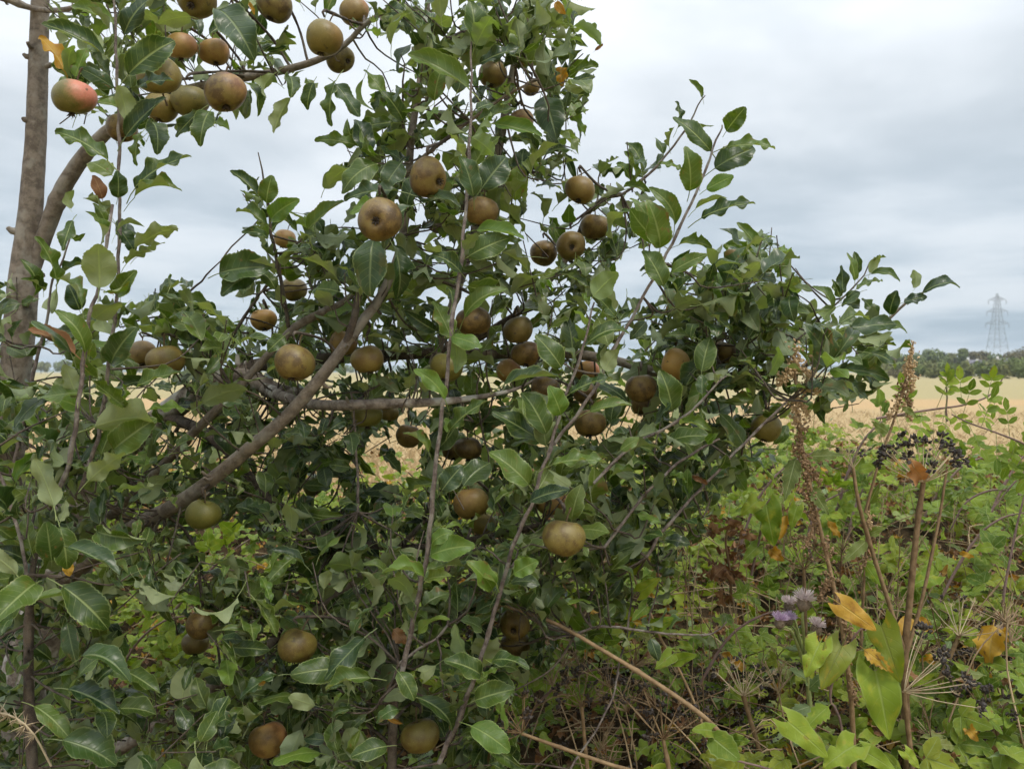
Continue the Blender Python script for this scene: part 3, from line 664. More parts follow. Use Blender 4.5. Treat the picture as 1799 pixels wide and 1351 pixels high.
for k, rows in SH.items():
    pts = spline(rows3(rows), .02); pts[:, 3] *= .60; pts[:, :3] += np.cumsum(rng.normal(size=(len(pts), 3))*.0010, 0)+(np.arange(len(pts)) % 4 < 2)[:, None]*np.array((.0012, 0, 0)); PATH[k] = pts; SK.append(pts)
    mb = MB(); tube(mb, pts, 7, .02, knots=.14)
    mb.build('shoot', M['bark_dark' if k.startswith('twig') or k in ('thin_right', 'leader_side') else 'shoot'], TREE)
SKP = np.vstack([p[::2] for p in SK])

# ------------------------------------------------------------------ apples: x, y, picture diameter, green, blush, gold, facing, label
# facing: 's' stalk up, calyx down / 'c' calyx towards the viewer / 'u' calyx end tipped up / 'r' calyx to the right / 'd' underside showing
AP = [
 (130,172,75,.55,.95,0,'s','apple with bright pink cheek hanging beside the upright trunk'),
 (345,-2,70,.15,0,0,'d','russet apple cut by the top edge above the pink cheeked apple'),
 (410,42,58,0,.25,0,'s','russet apple half hidden behind a leaf near the top edge'),
 (482,10,62,.15,.1,0,'s','russet apple touching the top edge beside an orange leaf'),
 (570,68,66,.35,.3,.1,'s','large round russet apple sitting on the end of the top dark branch'),
 (598,104,50,.2,0,0,'r','smaller russet apple tucked under the dark branch end at the top'),
 (279,133,74,.35,0,.12,'u','russet apple with its hollow eye facing up, below the top leaves'),
 (283,189,58,.3,0,.1,'s','russet apple under the eye-up apple, behind the tall left shoot'),
 (334,178,64,.4,0,0,'s','shaded green russet apple under the dark top branch, middle of three'),
 (396,164,74,.15,.35,0,'s','russet apple with a faint pink side hanging under the dark top branch'),
 (214,226,52,.1,0,0,'s','shaded apple behind the tall left shoot where the fork passes'),
 (318,82,56,.1,.5,.4,'s','pinkish apple peeping through leaves above the dark top branch'),
 (376,92,54,.1,.4,.5,'s','pale orange apple mostly covered by leaves near the top'),
 (622,22,52,.1,.5,.2,'s','pinkish apple behind leaves at the upper end of the top branch'),
 (752,312,70,.1,.1,.1,'r','russet apple with a dark hollow eye facing right in the centre column'),
 (667,386,78,.05,0,0,'c','large russet apple showing its eye, at the left of the centre column'),
 (846,372,60,.05,.1,.1,'s','russet apple behind the tall centre shoot at mid height'),
 (1019,334,55,.0,.15,.15,'s','uppermost apple of the open cluster against the sky'),
 (1046,399,51,.1,0,.05,'s','rightmost apple of the open cluster against the sky'),
 (1003,432,52,.05,0,.1,'c','apple showing its eye in the middle of the open sky cluster'),
 (955,445,47,.0,.1,.05,'c','lowest left apple of the open cluster, eye showing'),
 (517,509,46,.1,0,-.2,'s','small dark round apple standing on the thin upright twig'),
 (463,562,46,.15,.1,.6,'s','small pale golden apple behind a leaf at the left twigs'),
 (290,634,66,.1,0,0,'s','broad russet apple below dark leaves in the left middle'),
 (250,622,50,.0,.1,.1,'s','brown apple half behind its broader neighbour at the left middle'),
 (518,638,72,.1,0,-.1,'s','large dark russet apple in the angle of the two long branches'),
 (603,603,50,.0,.3,.3,'s','apple partly hidden behind the fork of the long branch'),
 (645,632,58,.2,.1,.1,'s','brown apple in leaves just right of the long branch fork'),
 (832,565,62,.0,0,0,'s','russet apple to the right of the tall centre shoot, above the dark arm'),
 (910,580,54,.0,0,0,'s','upper apple of the brown pair right of the centre'),
 (924,622,52,.0,.3,0,'s','lower apple of the brown pair right of the centre'),
 (785,645,58,.65,0,-.1,'s','green sided apple crossed by the tall centre shoot'),
 (893,652,44,.0,.5,.5,'s','pinkish apple peeping above an arched leaf in the centre'),
 (958,682,52,.0,0,-.1,'s','dark russet apple in shade behind the middle shoot'),
 (1031,652,46,.0,.8,.8,'s','pale yellow and pink apple beside the middle shoot'),
 (1028,690,42,.0,.1,0,'s','brown apple hanging just under the pale yellow and pink one'),
 (1187,640,56,.25,.25,.85,'r','bright orange yellow apple with a scarred side on the right'),
 (1126,682,54,.0,0,-.1,'s','dark brown apple behind hanging leaves, left of the orange one'),
 (1129,713,42,.0,0,0,'s','small brown apple under the dark brown one on the right'),
 (1037,744,56,.0,0,-.1,'s','shaded russet apple below the middle shoots, over the pale field'),
 (1275,620,44,.0,.1,0,'s','small brown apple deep in the right hand foliage'),
 (645,729,55,.85,0,-.1,'s','green apple hanging under the pale horizontal branch'),
 (684,726,34,.3,.1,.2,'s','small apple tucked beside the green one under the pale branch'),
 (718,766,46,.0,.2,.2,'s','brown apple above the straw gap, left of the tall centre shoot'),
 (822,788,50,.0,.1,0,'s','right apple of the brown pair behind the tall centre shoot'),
 (795,792,38,.0,.1,0,'s','left smaller apple of the brown pair behind the tall centre shoot'),
 (828,884,62,.1,.2,.1,'s','broad russet apple low down right of the tall centre shoot'),
 (849,921,44,.8,0,.2,'s','yellow green apple under the broad low russet one'),
 (550,855,36,.9,0,0,'s','small green apple below the long branch'),
 (357,904,60,.8,0,-.1,'s','yellow green apple hanging just under the long branch'),
 (990,944,75,.2,0,.02,'s','largest round russet apple, hanging alone right of the middle shoot'),
 (355,1096,56,.05,0,-.1,'s','brown apple with a leaf below it in the lower left'),
 (343,1130,48,.05,0,-.1,'s','brown apple under a pale leaf, below the lower left one'),
 (522,1134,68,.15,0,-.05,'s','russet apple hanging from the low branch, lower centre left'),
 (470,1299,66,.0,.3,.1,'s','apple near the bottom edge, left of the low upright stem'),
 (738,1292,68,.2,0,-.05,'s','russet apple right of the low upright stem at the bottom'),
 (904,1097,54,.1,0,-.3,'c','spotted dark apple, upper of the shaded pair by the dry stalk'),
 (906,1131,52,.15,0,-.2,'s','lower apple of the shaded pair by the dry stalk'),
 (1346,752,54,.7,0,.1,'s','green yellow apple at the right under the foliage edge'),
 (866,132,50,.1,.1,.1,'s','apple hidden in leaves high in the centre column'),
 (916,212,44,.1,.2,.1,'s','brown apple under leaves, highest right part of centre column'),
 (934,156,30,.0,.2,.2,'s','small apple edge showing right of the top centre stem'),
 (500,420,38,.1,.2,.4,'s','small pale apple behind leaves of the upright twig'),
 (458,760,32,.3,.1,.2,'s','small apple behind the long branch at mid left'),
 (966,882,52,.0,.4,.4,'s','pinkish apple behind a leaf just above the largest round one'),
]
def apple_tpl(seed):
    r = np.random.default_rng(seed); n, m = 22, 28; V = []
    ph = np.linspace(0.0, 1.0, n); k1, k2 = r.uniform(0, 6.28, 2); sq = r.uniform(.80, .93); lob = r.uniform(.015, .045); sk1, sk2 = r.uniform(-.10, .10, 2)
    for i, t in enumerate(ph):
        a = math.pi*t                              # 0 = stalk end, pi = calyx end
        rad = math.sin(a)**.93*(1+.05*math.cos(a))
        z = math.cos(a)*sq
        z -= .34*math.exp(-(rad/.28)**2)*(1 if t < .5 else 0)
        z += .26*math.exp(-(rad/.26)**2)*(1 if t > .5 else 0)
        for j in range(m):
            b = 2*math.pi*j/m
            q = 1+lob*math.cos(5*b+k1)*t+.025*math.cos(2*b+k2)+.015*math.cos(3*b+k1)
            V.append((rad*q*math.cos(b)+sk1*z, rad*q*math.sin(b)+sk2*z, z*(1+.06*math.cos(b+k2))))
    F = [[i*m+j, (i+1)*m+j, (i+1)*m+(j+1) % m, i*m+(j+1) % m] for i in range(n-1) for j in range(m)]
    return np.array(V)/2, np.array(F)
ATM = []
for q in range(11):
    mb = MB(); V, F = apple_tpl(q); mb.add(V, F); ATM.append(mb.mesh('apple_skin', M['apple']))
mb = MB()
for q in range(7):
    a = q*.9; d = np.array((math.cos(a), math.sin(a), 0)); tube(mb, np.array([(*(d*.02+np.array((0, 0, -.33))), .03), (*(d*.05+np.array((0, 0, -.40))), .028), (*(d*.10+np.array((0, 0, -.455))), .008)]), 4)
V = np.array([(.09*math.cos(a), .09*math.sin(a), -.368) for a in np.arange(8)*.785]+[(0, 0, -.33)]); mb.add(V, [[(j+1) % 8, j, 8] for j in range(8)])
CALYX = mb.mesh('calyx', M['calyx'])
mb = MB(); tube(mb, spline([(0, 0, .26, .024), (.02, .01, .45, .02), (.06, 0, .62, .022), (.10, .01, .70, .03)], .05), 6); STALK = mb.mesh('stalk', M['stalk'])
APD = []
for i, (px, py, dia, g, b, go, fc, lab) in enumerate(AP):
    size = {True: .070, False: .064}[dia > 60]
    if dia < 46: size = .056
    d = min(FPX*size/dia, 2.05); size = d*dia/FPX
    c = P(px, py, d); APD.append((px, py, dia/2, d))
    t = empty('apple', c, lab, 'apple', 'apples on the tree')
    axis = {'s': (U(-.3, .3), U(-.15, .35), 1), 'd': (.1, .75, .8), 'c': (U(-.15, .15), 1, .25), 'u': (0, .55, -.8), 'r': (-.75, .45, .35)}[fc]
    fr = frame(np.array((1., 0, 0)), np.array(axis, float)); zz = nrm(np.array(axis, float)); xx_ = nrm(np.array((1., .0, 0))-zz[0]*zz)
    q = Matrix(np.stack((xx_, np.cross(zz, xx_), zz), 1).tolist())@Matrix.Rotation(U(0, 6.28) if b < .3 else U(-.3, .3), 3, 'Z')
    for nm, me in (('skin', ATM[i % 11]), ('calyx', CALYX), ('stalk', STALK)):
        o = link(nm, me, t)
        o.matrix_local = q.to_4x4()@Matrix.Diagonal((size, size, size, 1))
        if nm == 'skin': o['green'] = float(g); o['blush'] = float(b); o['gold'] = float(max(go, 0))
APX = np.array(APD)

# ------------------------------------------------------------------ apple leaves
# single leaves that stand out: blade base x, y, tip x, y, picture width, distance, roll (0 face on, 90 edge on), kind
HL = """183 97 72 42 36 1.42 50 leaf|200 42 125 12 30 1.5 40 leaf|218 62 278 -8 40 1.38 30 dark|225 132 307 72 40 1.38 20 leaf|243 152 306 143 30 1.36 30 dark|335 30 277 42 36 1.45 -150 leaf
385 18 447 106 40 1.5 20 dark|118 137 68 65 13 1.6 40 yellow|125 137 130 80 26 1.6 -150 young|132 136 153 84 26 1.6 30 young|200 155 138 120 32 1.45 30 dark|190 283 96 232 38 1.36 40 leaf
207 150 222 211 36 1.37 -160 leaf|220 241 292 172 36 1.36 30 dark|268 215 276 272 36 1.5 20 leaf|250 232 240 292 16 1.5 60 leaf|350 196 308 241 28 1.6 30 leaf|368 196 352 258 34 1.6 20 leaf|340 198 346 246 30 1.62 -150 leaf
430 146 452 206 26 1.6 40 leaf|482 130 469 172 28 1.6 -140 leaf|508 134 511 172 26 1.62 20 leaf|550 146 540 194 26 1.6 20 leaf|510 172 481 235 26 1.55 -150 leaf|590 142 582 223 20 1.55 50 leaf|590 148 632 206 32 1.55 30 dark
237 330 336 275 30 1.36 50 leaf|207 348 206 300 50 1.37 20 dark|180 350 163 308 24 1.37 20 brown|237 437 313 403 34 1.38 -140 leaf|240 452 290 426 26 1.4 -120 leaf|206 398 238 445 26 1.4 30 dark|127 388 110 441 28 1.6 30 leaf
121 366 130 334 24 1.6 -150 leaf|186 392 163 357 30 1.4 30 leaf|174 506 172 428 62 1.32 -170 leaf|673 22 741 38 30 1.65 40 leaf|700 30 719 62 18 1.65 60 leaf|833 76 826 3 40 1.40 20 leaf|836 80 864 30 46 1.38 -165 young
842 112 918 86 30 1.45 30 dark|824 156 716 95 36 1.42 40 leaf|828 241 868 272 40 1.36 -160 young|840 212 908 193 26 1.5 40 leaf|868 218 953 241 28 1.45 30 young|846 332 890 276 58 1.40 10 dark|832 346 808 274 36 1.36 20 dark
838 404 921 421 24 1.38 40 young|824 450 896 418 46 1.36 20 leaf|680 175 640 122 26 1.6 40 leaf|708 212 671 161 32 1.6 20 leaf|692 216 616 232 26 1.6 30 leaf|632 258 552 247 20 1.6 40 leaf|645 276 624 210 36 1.58 20 dark
662 288 600 341 52 1.52 30 leaf|705 286 674 331 46 1.48 10 dark|700 336 604 352 30 1.46 50 dark|722 362 674 438 40 1.42 40 dark|656 420 651 522 70 1.45 15 dark|690 430 697 526 44 1.48 30 dark|746 342 810 366 26 1.5 40 dark
455 346 404 300 22 1.62 40 leaf|468 357 478 308 36 1.62 20 leaf|476 386 526 350 30 1.62 20 young|470 396 414 373 26 1.62 40 leaf|470 416 424 408 20 1.62 30 dark|540 405 606 354 30 1.6 40 leaf|570 332 601 288 30 1.62 -140 leaf
955 170 978 246 42 1.6 10 dark|1003 148 1046 135 18 1.66 40 leaf|1010 128 1051 117 22 1.68 30 leaf|1008 46 1056 80 24 1.66 -140 young|990 182 1026 187 20 1.66 40 leaf|995 190 1028 240 22 1.64 30 young|945 265 901 240 22 1.62 40 leaf
918 316 920 261 42 1.6 20 dark|1234 172 1210 140 11 1.7 50 leaf|1190 226 1187 178 12 1.72 60 leaf|1249 266 1182 206 38 1.52 30 leaf|1165 271 1150 243 18 1.74 40 leaf|1129 302 1099 251 26 1.74 40 leaf|1119 313 1096 266 20 1.74 50 leaf
1108 320 1082 288 20 1.74 40 leaf|1157 288 1201 302 16 1.73 50 leaf|1276 231 1310 188 42 1.50 10 leaf|1276 259 1362 262 24 1.50 45 leaf|1256 296 1326 261 30 1.52 20 dark|1212 336 1204 257 38 1.48 20 leaf|1241 333 1289 309 28 1.50 30 young
1232 383 1327 358 28 1.48 40 leaf|1186 396 1139 329 32 1.50 30 leaf|1160 436 1136 351 38 1.50 20 leaf|1137 381 1106 349 22 1.6 40 leaf|1095 330 1143 338 20 1.7 40 leaf|1193 430 1251 436 26 1.50 40 leaf|1179 479 1243 447 28 1.48 30 leaf
1166 503 1129 440 42 1.48 20 leaf|1331 438 1294 391 20 1.75 40 leaf|1328 438 1363 419 16 1.75 50 leaf|1362 479 1388 449 20 1.75 30 leaf|1370 486 1408 506 18 1.74 40 leaf|1300 470 1270 430 22 1.75 30 leaf|1340 475 1330 428 22 1.78 40 leaf
1502 493 1488 444 20 1.74 40 leaf|1480 516 1478 466 24 1.74 30 dark|1476 523 1462 491 18 1.74 30 leaf|1461 546 1425 504 18 1.74 50 leaf|1470 540 1448 562 28 1.74 -160 young|1504 508 1551 494 14 1.74 50 leaf|1511 513 1479 539 22 1.74 30 dark
1528 480 1546 448 26 1.74 -150 leaf|1530 481 1581 496 18 1.74 40 leaf|1543 556 1514 524 24 1.76 30 leaf|1563 553 1576 510 30 1.74 20 dark|1588 531 1629 521 20 1.72 30 dark|1608 506 1604 474 22 1.74 -150 leaf|1620 515 1686 507 26 1.72 40 dark
1541 581 1593 586 20 1.76 40 leaf|1497 608 1571 597 26 1.74 -140 leaf|1515 581 1479 557 26 1.74 30 leaf|1482 619 1427 569 42 1.70 30 leaf|1460 642 1411 569 38 1.66 20 dark|1480 652 1563 668 34 1.64 30 dark|1460 666 1524 702 30 1.64 30 dark
1530 620 1571 650 28 1.66 40 leaf|1540 683 1519 649 26 1.68 40 dark|1478 690 1482 724 20 1.68 30 leaf|1440 694 1441 732 34 1.66 20 leaf|1500 640 1545 612 24 1.68 30 leaf|793 592 847 611 32 1.35 30 young|797 592 801 656 32 1.35 -160 young
782 701 727 649 32 1.34 30 young|812 481 759 449 30 1.36 30 leaf|816 556 894 509 34 1.40 30 leaf|793 593 760 529 36 1.38 30 leaf|987 646 940 589 42 1.36 20 leaf|885 676 982 662 26 1.40 60 leaf|946 771 864 724 42 1.40 30 leaf
960 762 916 689 42 1.38 20 leaf|929 851 859 794 38 1.36 20 leaf|776 862 812 818 52 1.37 15 dark|790 756 857 704 30 1.38 30 leaf|930 881 1001 859 32 1.36 30 dark|1042 521 1086 479 46 1.37 -165 young|1081 556 1047 519 28 1.45 30 leaf
1032 603 1106 588 28 1.38 40 leaf|1001 691 1076 665 26 1.37 40 leaf|986 729 964 678 46 1.35 20 young|1036 723 1111 712 28 1.42 40 leaf|1061 651 1086 614 36 1.48 -160 leaf|1181 721 1159 650 40 1.48 20 leaf|1193 746 1251 757 26 1.48 45 leaf
970 816 1066 813 28 1.36 45 leaf|1090 791 1123 769 24 1.46 30 leaf|745 1012 670 1008 36 1.38 40 young|738 1040 700 1060 40 1.4 -150 leaf|757 975 835 958 34 1.38 20 young|758 955 797 934 34 1.38 30 young|865 1035 820 985 34 1.38 20 young
902 1008 946 985 36 1.38 20 young|865 1160 930 1175 30 1.38 30 leaf|845 1185 780 1160 38 1.4 20 leaf|835 1230 905 1210 44 1.38 10 leaf|828 1275 896 1320 38 1.36 20 young|640 1120 570 1195 44 1.42 30 dark|652 1190 572 1213 36 1.38 30 leaf
700 1180 728 1230 34 1.4 20 leaf|680 1310 616 1330 40 1.4 20 leaf|735 1225 795 1290 36 1.42 30 leaf|700 1245 660 1270 40 1.4 30 dark|105 925 118 1000 45 1.32 10 leaf|120 960 210 1010 34 1.30 35 dark|110 1030 190 1105 44 1.30 15 leaf
140 1155 230 1200 44 1.30 30 dark|120 1210 210 1255 40 1.30 30 dark|60 1240 125 1300 36 1.32 30 leaf|110 1300 205 1345 44 1.30 25 dark|95 890 60 805 42 1.32 -150 leaf|100 880 160 770 0 1.3 0 skip|155 845 220 795 42 1.33 -150 leaf
30 1010 -40 960 36 1.36 -150 leaf|40 1060 -10 1090 34 1.36 30 leaf|135 700 112 640 34 1.33 -150 leaf|140 690 65 700 40 1.33 40 leaf|150 620 95 545 34 1.32 30 leaf|132 622 50 578 26 1.33 40 brown|165 560 212 530 42 1.35 -150 leaf
205 520 240 475 36 1.4 20 leaf|195 640 240 575 36 1.4 20 dark|240 680 320 655 34 1.42 45 leaf|165 750 270 740 50 1.38 -160 leaf|200 790 275 735 50 1.4 10 leaf|60 520 35 455 24 1.6 40 leaf|100 500 62 415 26 1.6 50 leaf
140 545 120 500 40 1.5 10 dark|385 480 480 470 40 1.6 20 dark|450 475 388 520 34 1.62 15 dark|500 590 470 618 44 1.55 10 leaf|545 630 470 655 34 1.55 30 leaf|470 640 500 560 0 1 0 skip|380 555 300 520 32 1.7 40 leaf"""
MK = {'leaf': 'leaf', 'dark': 'leaf_dark', 'young': 'leaf_young', 'yellow': 'leaf_yellow', 'brown': 'leaf_brown'}
CAMP = np.array((0, 0, EYE))
LV = []
for row in HL.replace('\n', '|').split('|'):
    f = row.split()
    if f[-1] == 'skip': continue
    bx_, by_, tx, ty, wd_, d, roll = map(float, f[:7])
    B = P(bx_, by_, d); T = P(tx, ty, d+U(-.035, .02)); x = T-B; s = np.linalg.norm(x)
    view = nrm(CAMP-B); side = nrm(np.cross(x, view)); 
    if side[2] < 0: side = -side                        # the raised side of the blade
    a = math.radians(roll); n = view*math.cos(a)+side*math.sin(a) if abs(a) < 1.8 else view*math.cos(a)+side*abs(math.sin(a))
    kind = 'flat' if (abs(roll) < 26 or abs(roll) > 154) else 'apple'
    want = wd_*d/FPX/s                                  # width over length
    best = min(range(NV[kind]), key=lambda i: abs(np.ptp(TPL[kind, i][0][:, 1])-want)+U(0, .12))
    L = mk(B, x, n, s, kind, MK[f[7]], best); L.big = 1; LV.append(L)
HAND = len(LV)

# outlines (picture) that the crown fills, and openings it leaves
CROWN = [
 [(78,-30),(720,-30),(700,60),(640,110),(610,140),(560,150),(460,165),(440,205),(380,250),(300,262),(230,262),(190,230),(120,215),(80,120)],
 [(560,-30),(700,-30),(690,50),(600,60)],
 [(700,-30),(1000,-30),(1055,90),(1040,160),(1025,240),(985,330),(1110,260),(1140,300),(1250,250),(1150,330),(1130,450),(1180,480),(1260,430),(1300,400),(1390,450),(1420,500),(1430,560),(1470,560),(1560,600),(1580,660),(1480,720),(1440,740),(1330,830),(1290,870),(1220,960),(1180,1060),(1130,1130),(1000,1130),(930,1200),(920,1390),(-60,1390),(-60,500),(0,470),(60,520),(130,560),(200,540),(250,520),(330,480),(360,540),(420,560),(430,520),(400,480),(440,420),(420,380),(450,310),(480,330),(520,360),(560,400),(610,360),(590,300),(620,220),(650,130),(720,90)],
 [(1420,600),(1480,560),(1590,570),(1570,660),(1500,700),(1420,700)],
]
HOLES = [
 [(632,782),(715,775),(738,800),(735,850),(690,868),(640,850)],
 [(215,690),(330,690),(330,712),(215,712)],
 [(330,420),(420,440),(400,555),(350,530)],
 [(60,600),(140,640),(140,672),(60,660)],
 [(930,330),(990,340),(940,420),(920,420)],
 [(1100,440),(1170,520),(1120,560),(1060,500)],
 [(345,920),(450,930),(480,1010),(400,1010),(355,960)],
 [(420,270),(560,190),(600,290),(530,330)],
 [(220,1040),(300,1080),(320,1180),(250,1200),(215,1130)],
 [(1395,600),(1430,640),(1400,650)],
 [(585,645),(612,640),(618,668),(570,672)],
]
def in_poly(poly, x, y):
    ins = False; j = len(poly)-1
    for i in range(len(poly)):
        (xi, yi), (xj, yj) = poly[i], poly[j]
        if (yi > y) != (yj > y) and x < (xj-xi)*(y-yi)/(yj-yi)+xi: ins = not ins
        j = i
    return ins
# picture maps (4 px cells) for quick look-ups: crown, openings, fruit distance, limbs to keep in view
GX, GY, GS = -120, -200, 4; GW, GH = 520, 430
gxx, gyy = np.meshgrid(GX+GS*(np.arange(GW)+.5), GY+GS*(np.arange(GH)+.5))
def poly_mask(poly):
    m_ = np.zeros(gxx.shape, bool); k = len(poly)-1
    for i in range(len(poly)):
        (xi, yi), (xj, yj) = poly[i], poly[k]
        if yi != yj: m_ ^= ((yi > gyy) != (yj > gyy)) & (gxx < (xj-xi)*(gyy-yi)/(yj-yi)+xi)
        k = i
    return m_
G_CROWN = np.any([poly_mask(p) for p in CROWN], 0); G_HOLE = np.any([poly_mask(p) for p in HOLES], 0)
G_FRUIT = np.zeros(gxx.shape)
for px, py, r, d in APX: G_FRUIT = np.maximum(G_FRUIT, np.where((gxx-px)**2+(gyy-py)**2 < (r*1.2)**2, d+.02, 0))
G_LIMB = []
for k, pr in (('long_branch', .85), ('trunk_upright', .35), ('fork', .5), ('second_branch', .6), ('grey_arm', .97), ('low_branch', .55), ('centre_tall', .65), ('centre_mid', .65), ('right_tall', .85), ('left_tall', .85), ('left_thick', .85), ('trunk_old', .35), ('dark_arm', .45), ('drooping_branch', .4), ('right_arm', .3), ('low_stem', .6), ('left_stem', .6)):
    p = PATH[k]; g = np.zeros(gxx.shape)
    if k == 'long_branch': p = p[(proj(p[:, :3])[1] > 520)]
    x, y = proj(p[:, :3])
    for a, b, r, d in zip(x, y, p[:, 3]/p[:, 1]*FPX+6, p[:, 1]):
        i0, i1, j0, j1 = int((b-r-GY)/GS), int((b+r-GY)/GS)+1, int((a-r-GX)/GS), int((a+r-GX)/GS)+1
        if i1 > 0 and j1 > 0: g[max(i0, 0):i1, max(j0, 0):j1] = np.maximum(g[max(i0, 0):i1, max(j0, 0):j1], d+.01)
    G_LIMB.append((g, pr))
def cell(x, y): return np.clip(((np.asarray(y)-GY)/GS).astype(int), 0, GH-1), np.clip(((np.asarray(x)-GX)/GS).astype(int), 0, GW-1)
def in_crown(x, y): return bool(G_CROWN[cell(x, y)])
def in_hole(x, y): return bool(G_HOLE[cell(x, y)])
FS = np.array((.05, .35, .65, .95))
def ok(L, hang=True):
    ps = L.o+FS[:, None]*(L.R[:, 0]*L.s)
    if ps[:, 1].min() < 1.0: return False
    x, y = proj(ps); dep = ps[:, 1]; c = cell(x, y)
    if hang:
        if not G_CROWN[cell(x.mean(), y.mean())]: return False
        if not G_CROWN[c][2:].all() and rng.random() < .75: return False
    if G_HOLE[c].any() and rng.random() < .93: return False
    if (dep < G_FRUIT[c]).any() and rng.random() < .965: return False
    for g, pr in G_LIMB:
        if (dep < g[c])[1:].any() and rng.random() < pr: return False
    return True
UP = np.array((0, 0, 1.0)); TOCAM = np.array((0, -1.0, 0))
def leaf_pick(young=.1, woolly=.05):
    r = rng.random()
    if r < young: return 'leaf_young'
    if r < young+woolly: return 'leaf_woolly'
    return 'leaf_dark' if rng.random() < .48 else 'leaf'
def kind_pick(): return ('apple', 'apple', 'apple', 'flat', 'rolled')[int(rng.integers(5))]
def put_leaf(at, d, s, mat, hang=True, up=1.0):
    d = nrm(d); n = UP*up+TOCAM*.35+rng.normal(size=3)*.45
    if rng.random() < .20: n = -n
    pet = .30*s; L = mk(at+d*pet, d+np.array((0, 0, -.12)), n, s, kind_pick(), mat)
    if ok(L, hang): LV.append(L); return True
    return False
def leafy(path, gap, size, taper=.5, start=.1, young=.1, woolly=.0, hang=False, prob=.9):
    seg = np.linalg.norm(np.diff(path[:, :3], axis=0), axis=1); cum = np.concatenate(([0], np.cumsum(seg))); tot = cum[-1]
    s = tot*start; ang = U(0, 6.28)
    while s < tot:
        i = min(int(np.searchsorted(cum, s)), len(path)-1); t = nrm(path[i, :3]-path[max(i-1, 0), :3])
        a = nrm(np.cross(t, (0.2, .7, .3))); b = np.cross(t, a); ang += 2.4+U(-.4, .4)
        out = a*math.cos(ang)+b*math.sin(ang); f = s/tot
        if rng.random() < prob:
            put_leaf(path[i, :3], t*U(.35, .9)+out*U(.6, 1.0)+np.array((0, 0, U(-.25, .15))), size*U(.75, 1.15)*(1-taper*max(0, f-.6)/.4), leaf_pick(young, woolly if f > .6 else 0), hang)
        s += gap*U(.7, 1.3)
for k, g, sz, yg, wl in (('left_tall', .036, .066, .05, 0), ('left_thick', .032, .070, .08, .1), ('left_short', .03, .066, .1, .1), ('left_back', .04, .07, .1, 0), ('centre_tall', .026, .064, .2, .02), ('centre_mid', .025, .062, .3, .02), ('right_tall', .07, .07, .1, 0),
                    ('right_tip', .05, .045, .1, .1), ('right_pale', .024, .052, .1, .55), ('right_low', .026, .052, .1, .35), ('right_mid_low', .025, .052, .1, .35), ('far_right_up', .06, .055, .05, 0), ('far_right_low', .04, .065, .05, 0), ('low_right', .032, .05, .05, .2),
                    ('low_grey', .035, .06, .1, .1), ('twig_up', .05, .055, .15, 0), ('twig_left', .06, .06, .1, 0), ('leader_side', .04, .06, .1, 0), ('thin_right', .05, .055, .1, 0), ('gap_shoot', .04, .055, .1, 0)):
    leafy(PATH[k], g, sz, young=yg, woolly=wl, start=.05)
TW = MB()
def sprig(c, size, n, young=.08, woolly=.04, connect=True):
    """a fruiting spur or short twig with a rosette of leaves"""
    d = SKP[:, :3]-c; q = (d*d).sum(1); j = int(q.argmin()); base = SKP[j, :3]
    away = nrm(c-base) if q[j] > 1e-5 else rv()
    dirn = nrm(away*.6+UP*U(.1, 1.0)+rv()*.6); l = U(.03, .11)
    tip = c+dirn*l; got = 0
    for q_ in range(n):
        f = q_/max(1, n-1); a = U(0, 6.28); o = rv(); o = nrm(o-np.dot(o, dirn)*dirn)
        got += put_leaf(c+dirn*l*f, dirn*U(.15, .8)+o+np.array((0, 0, U(-.3, .35))), size*U(.5, 1.2), leaf_pick(young, woolly))
    if got >= 3:
        dist = math.sqrt(q[j]); x, y = proj(c)
        if connect and dist < .16 and dist > .012:
            m_ = (base+c)/2+rv()*dist*.12-UP*dist*.08
            tube(TW, spline([(*base, .0024), (*m_, .0019), (*c, .0016), (*tip, .0011)], .03), 5, .04)
        else: tube(TW, spline([(*(c-dirn*.02), .0015), (*c, .0015), (*tip, .0011)], .03), 4)
# spurs all along the older wood
for k in BR:
    p = PATH[k]; L_ = np.linalg.norm(np.diff(p[:, :3], axis=0), axis=1).sum()
    for q_ in range(int(L_/.075)):
        j = int(rng.integers(len(p))); x, y = proj(p[j, :3])
        if in_crown(x, y) and not (k == 'trunk_upright' and y < 480): sprig(p[j, :3]+rv()*U(.02, .06)+UP*.02, U(.062, .085), int(rng.integers(4, 8)))
def fill(poly, n, d0, d1, size, **kw):
    xs = [a for a, b in poly]; ys = [b for a, b in poly]; m_ = 0
    while m_ < n:
        x, y = U(min(xs), max(xs)), U(min(ys), max(ys))
        if in_poly(poly, x, y) and in_crown(x, y) and not in_hole(x, y): sprig(P(x, y, U(d0, d1)), U(size*.8, size*1.15), int(rng.integers(4, 8)), **kw)
        m_ += 1
fill([(80,-30),(720,-30),(640,100),(440,200),(230,262),(80,200)], 65, 1.6, 2.0, .068)
fill([(640,-30),(1050,-30),(1040,250),(960,480),(600,480),(590,300)], 140, 1.5, 2.0, .068)
fill([(420,330),(620,330),(640,560),(420,560)], 36, 1.6, 1.9, .062)
fill([(780,430),(1440,430),(1560,640),(1320,840),(1150,950),(780,950)], 260, 1.52, 2.1, .072, woolly=.16)
fill([(1150,430),(1400,430),(1440,600),(1420,720),(1180,720)], 58, 1.62, 1.95, .076, woolly=.12)
fill([(940,280),(1140,280),(1200,480),(940,520)], 34, 1.7, 1.95, .055, woolly=.3)
fill([(-40,500),(330,500),(420,660),(260,900),(-40,900)], 165, 1.42, 2.0, .064)
fill([(260,560),(800,560),(800,960),(260,960)], 150, 1.65, 2.2, .062)
fill([(340,630),(1400,630),(1300,900),(340,900)], 190, 1.9, 2.5, .066)
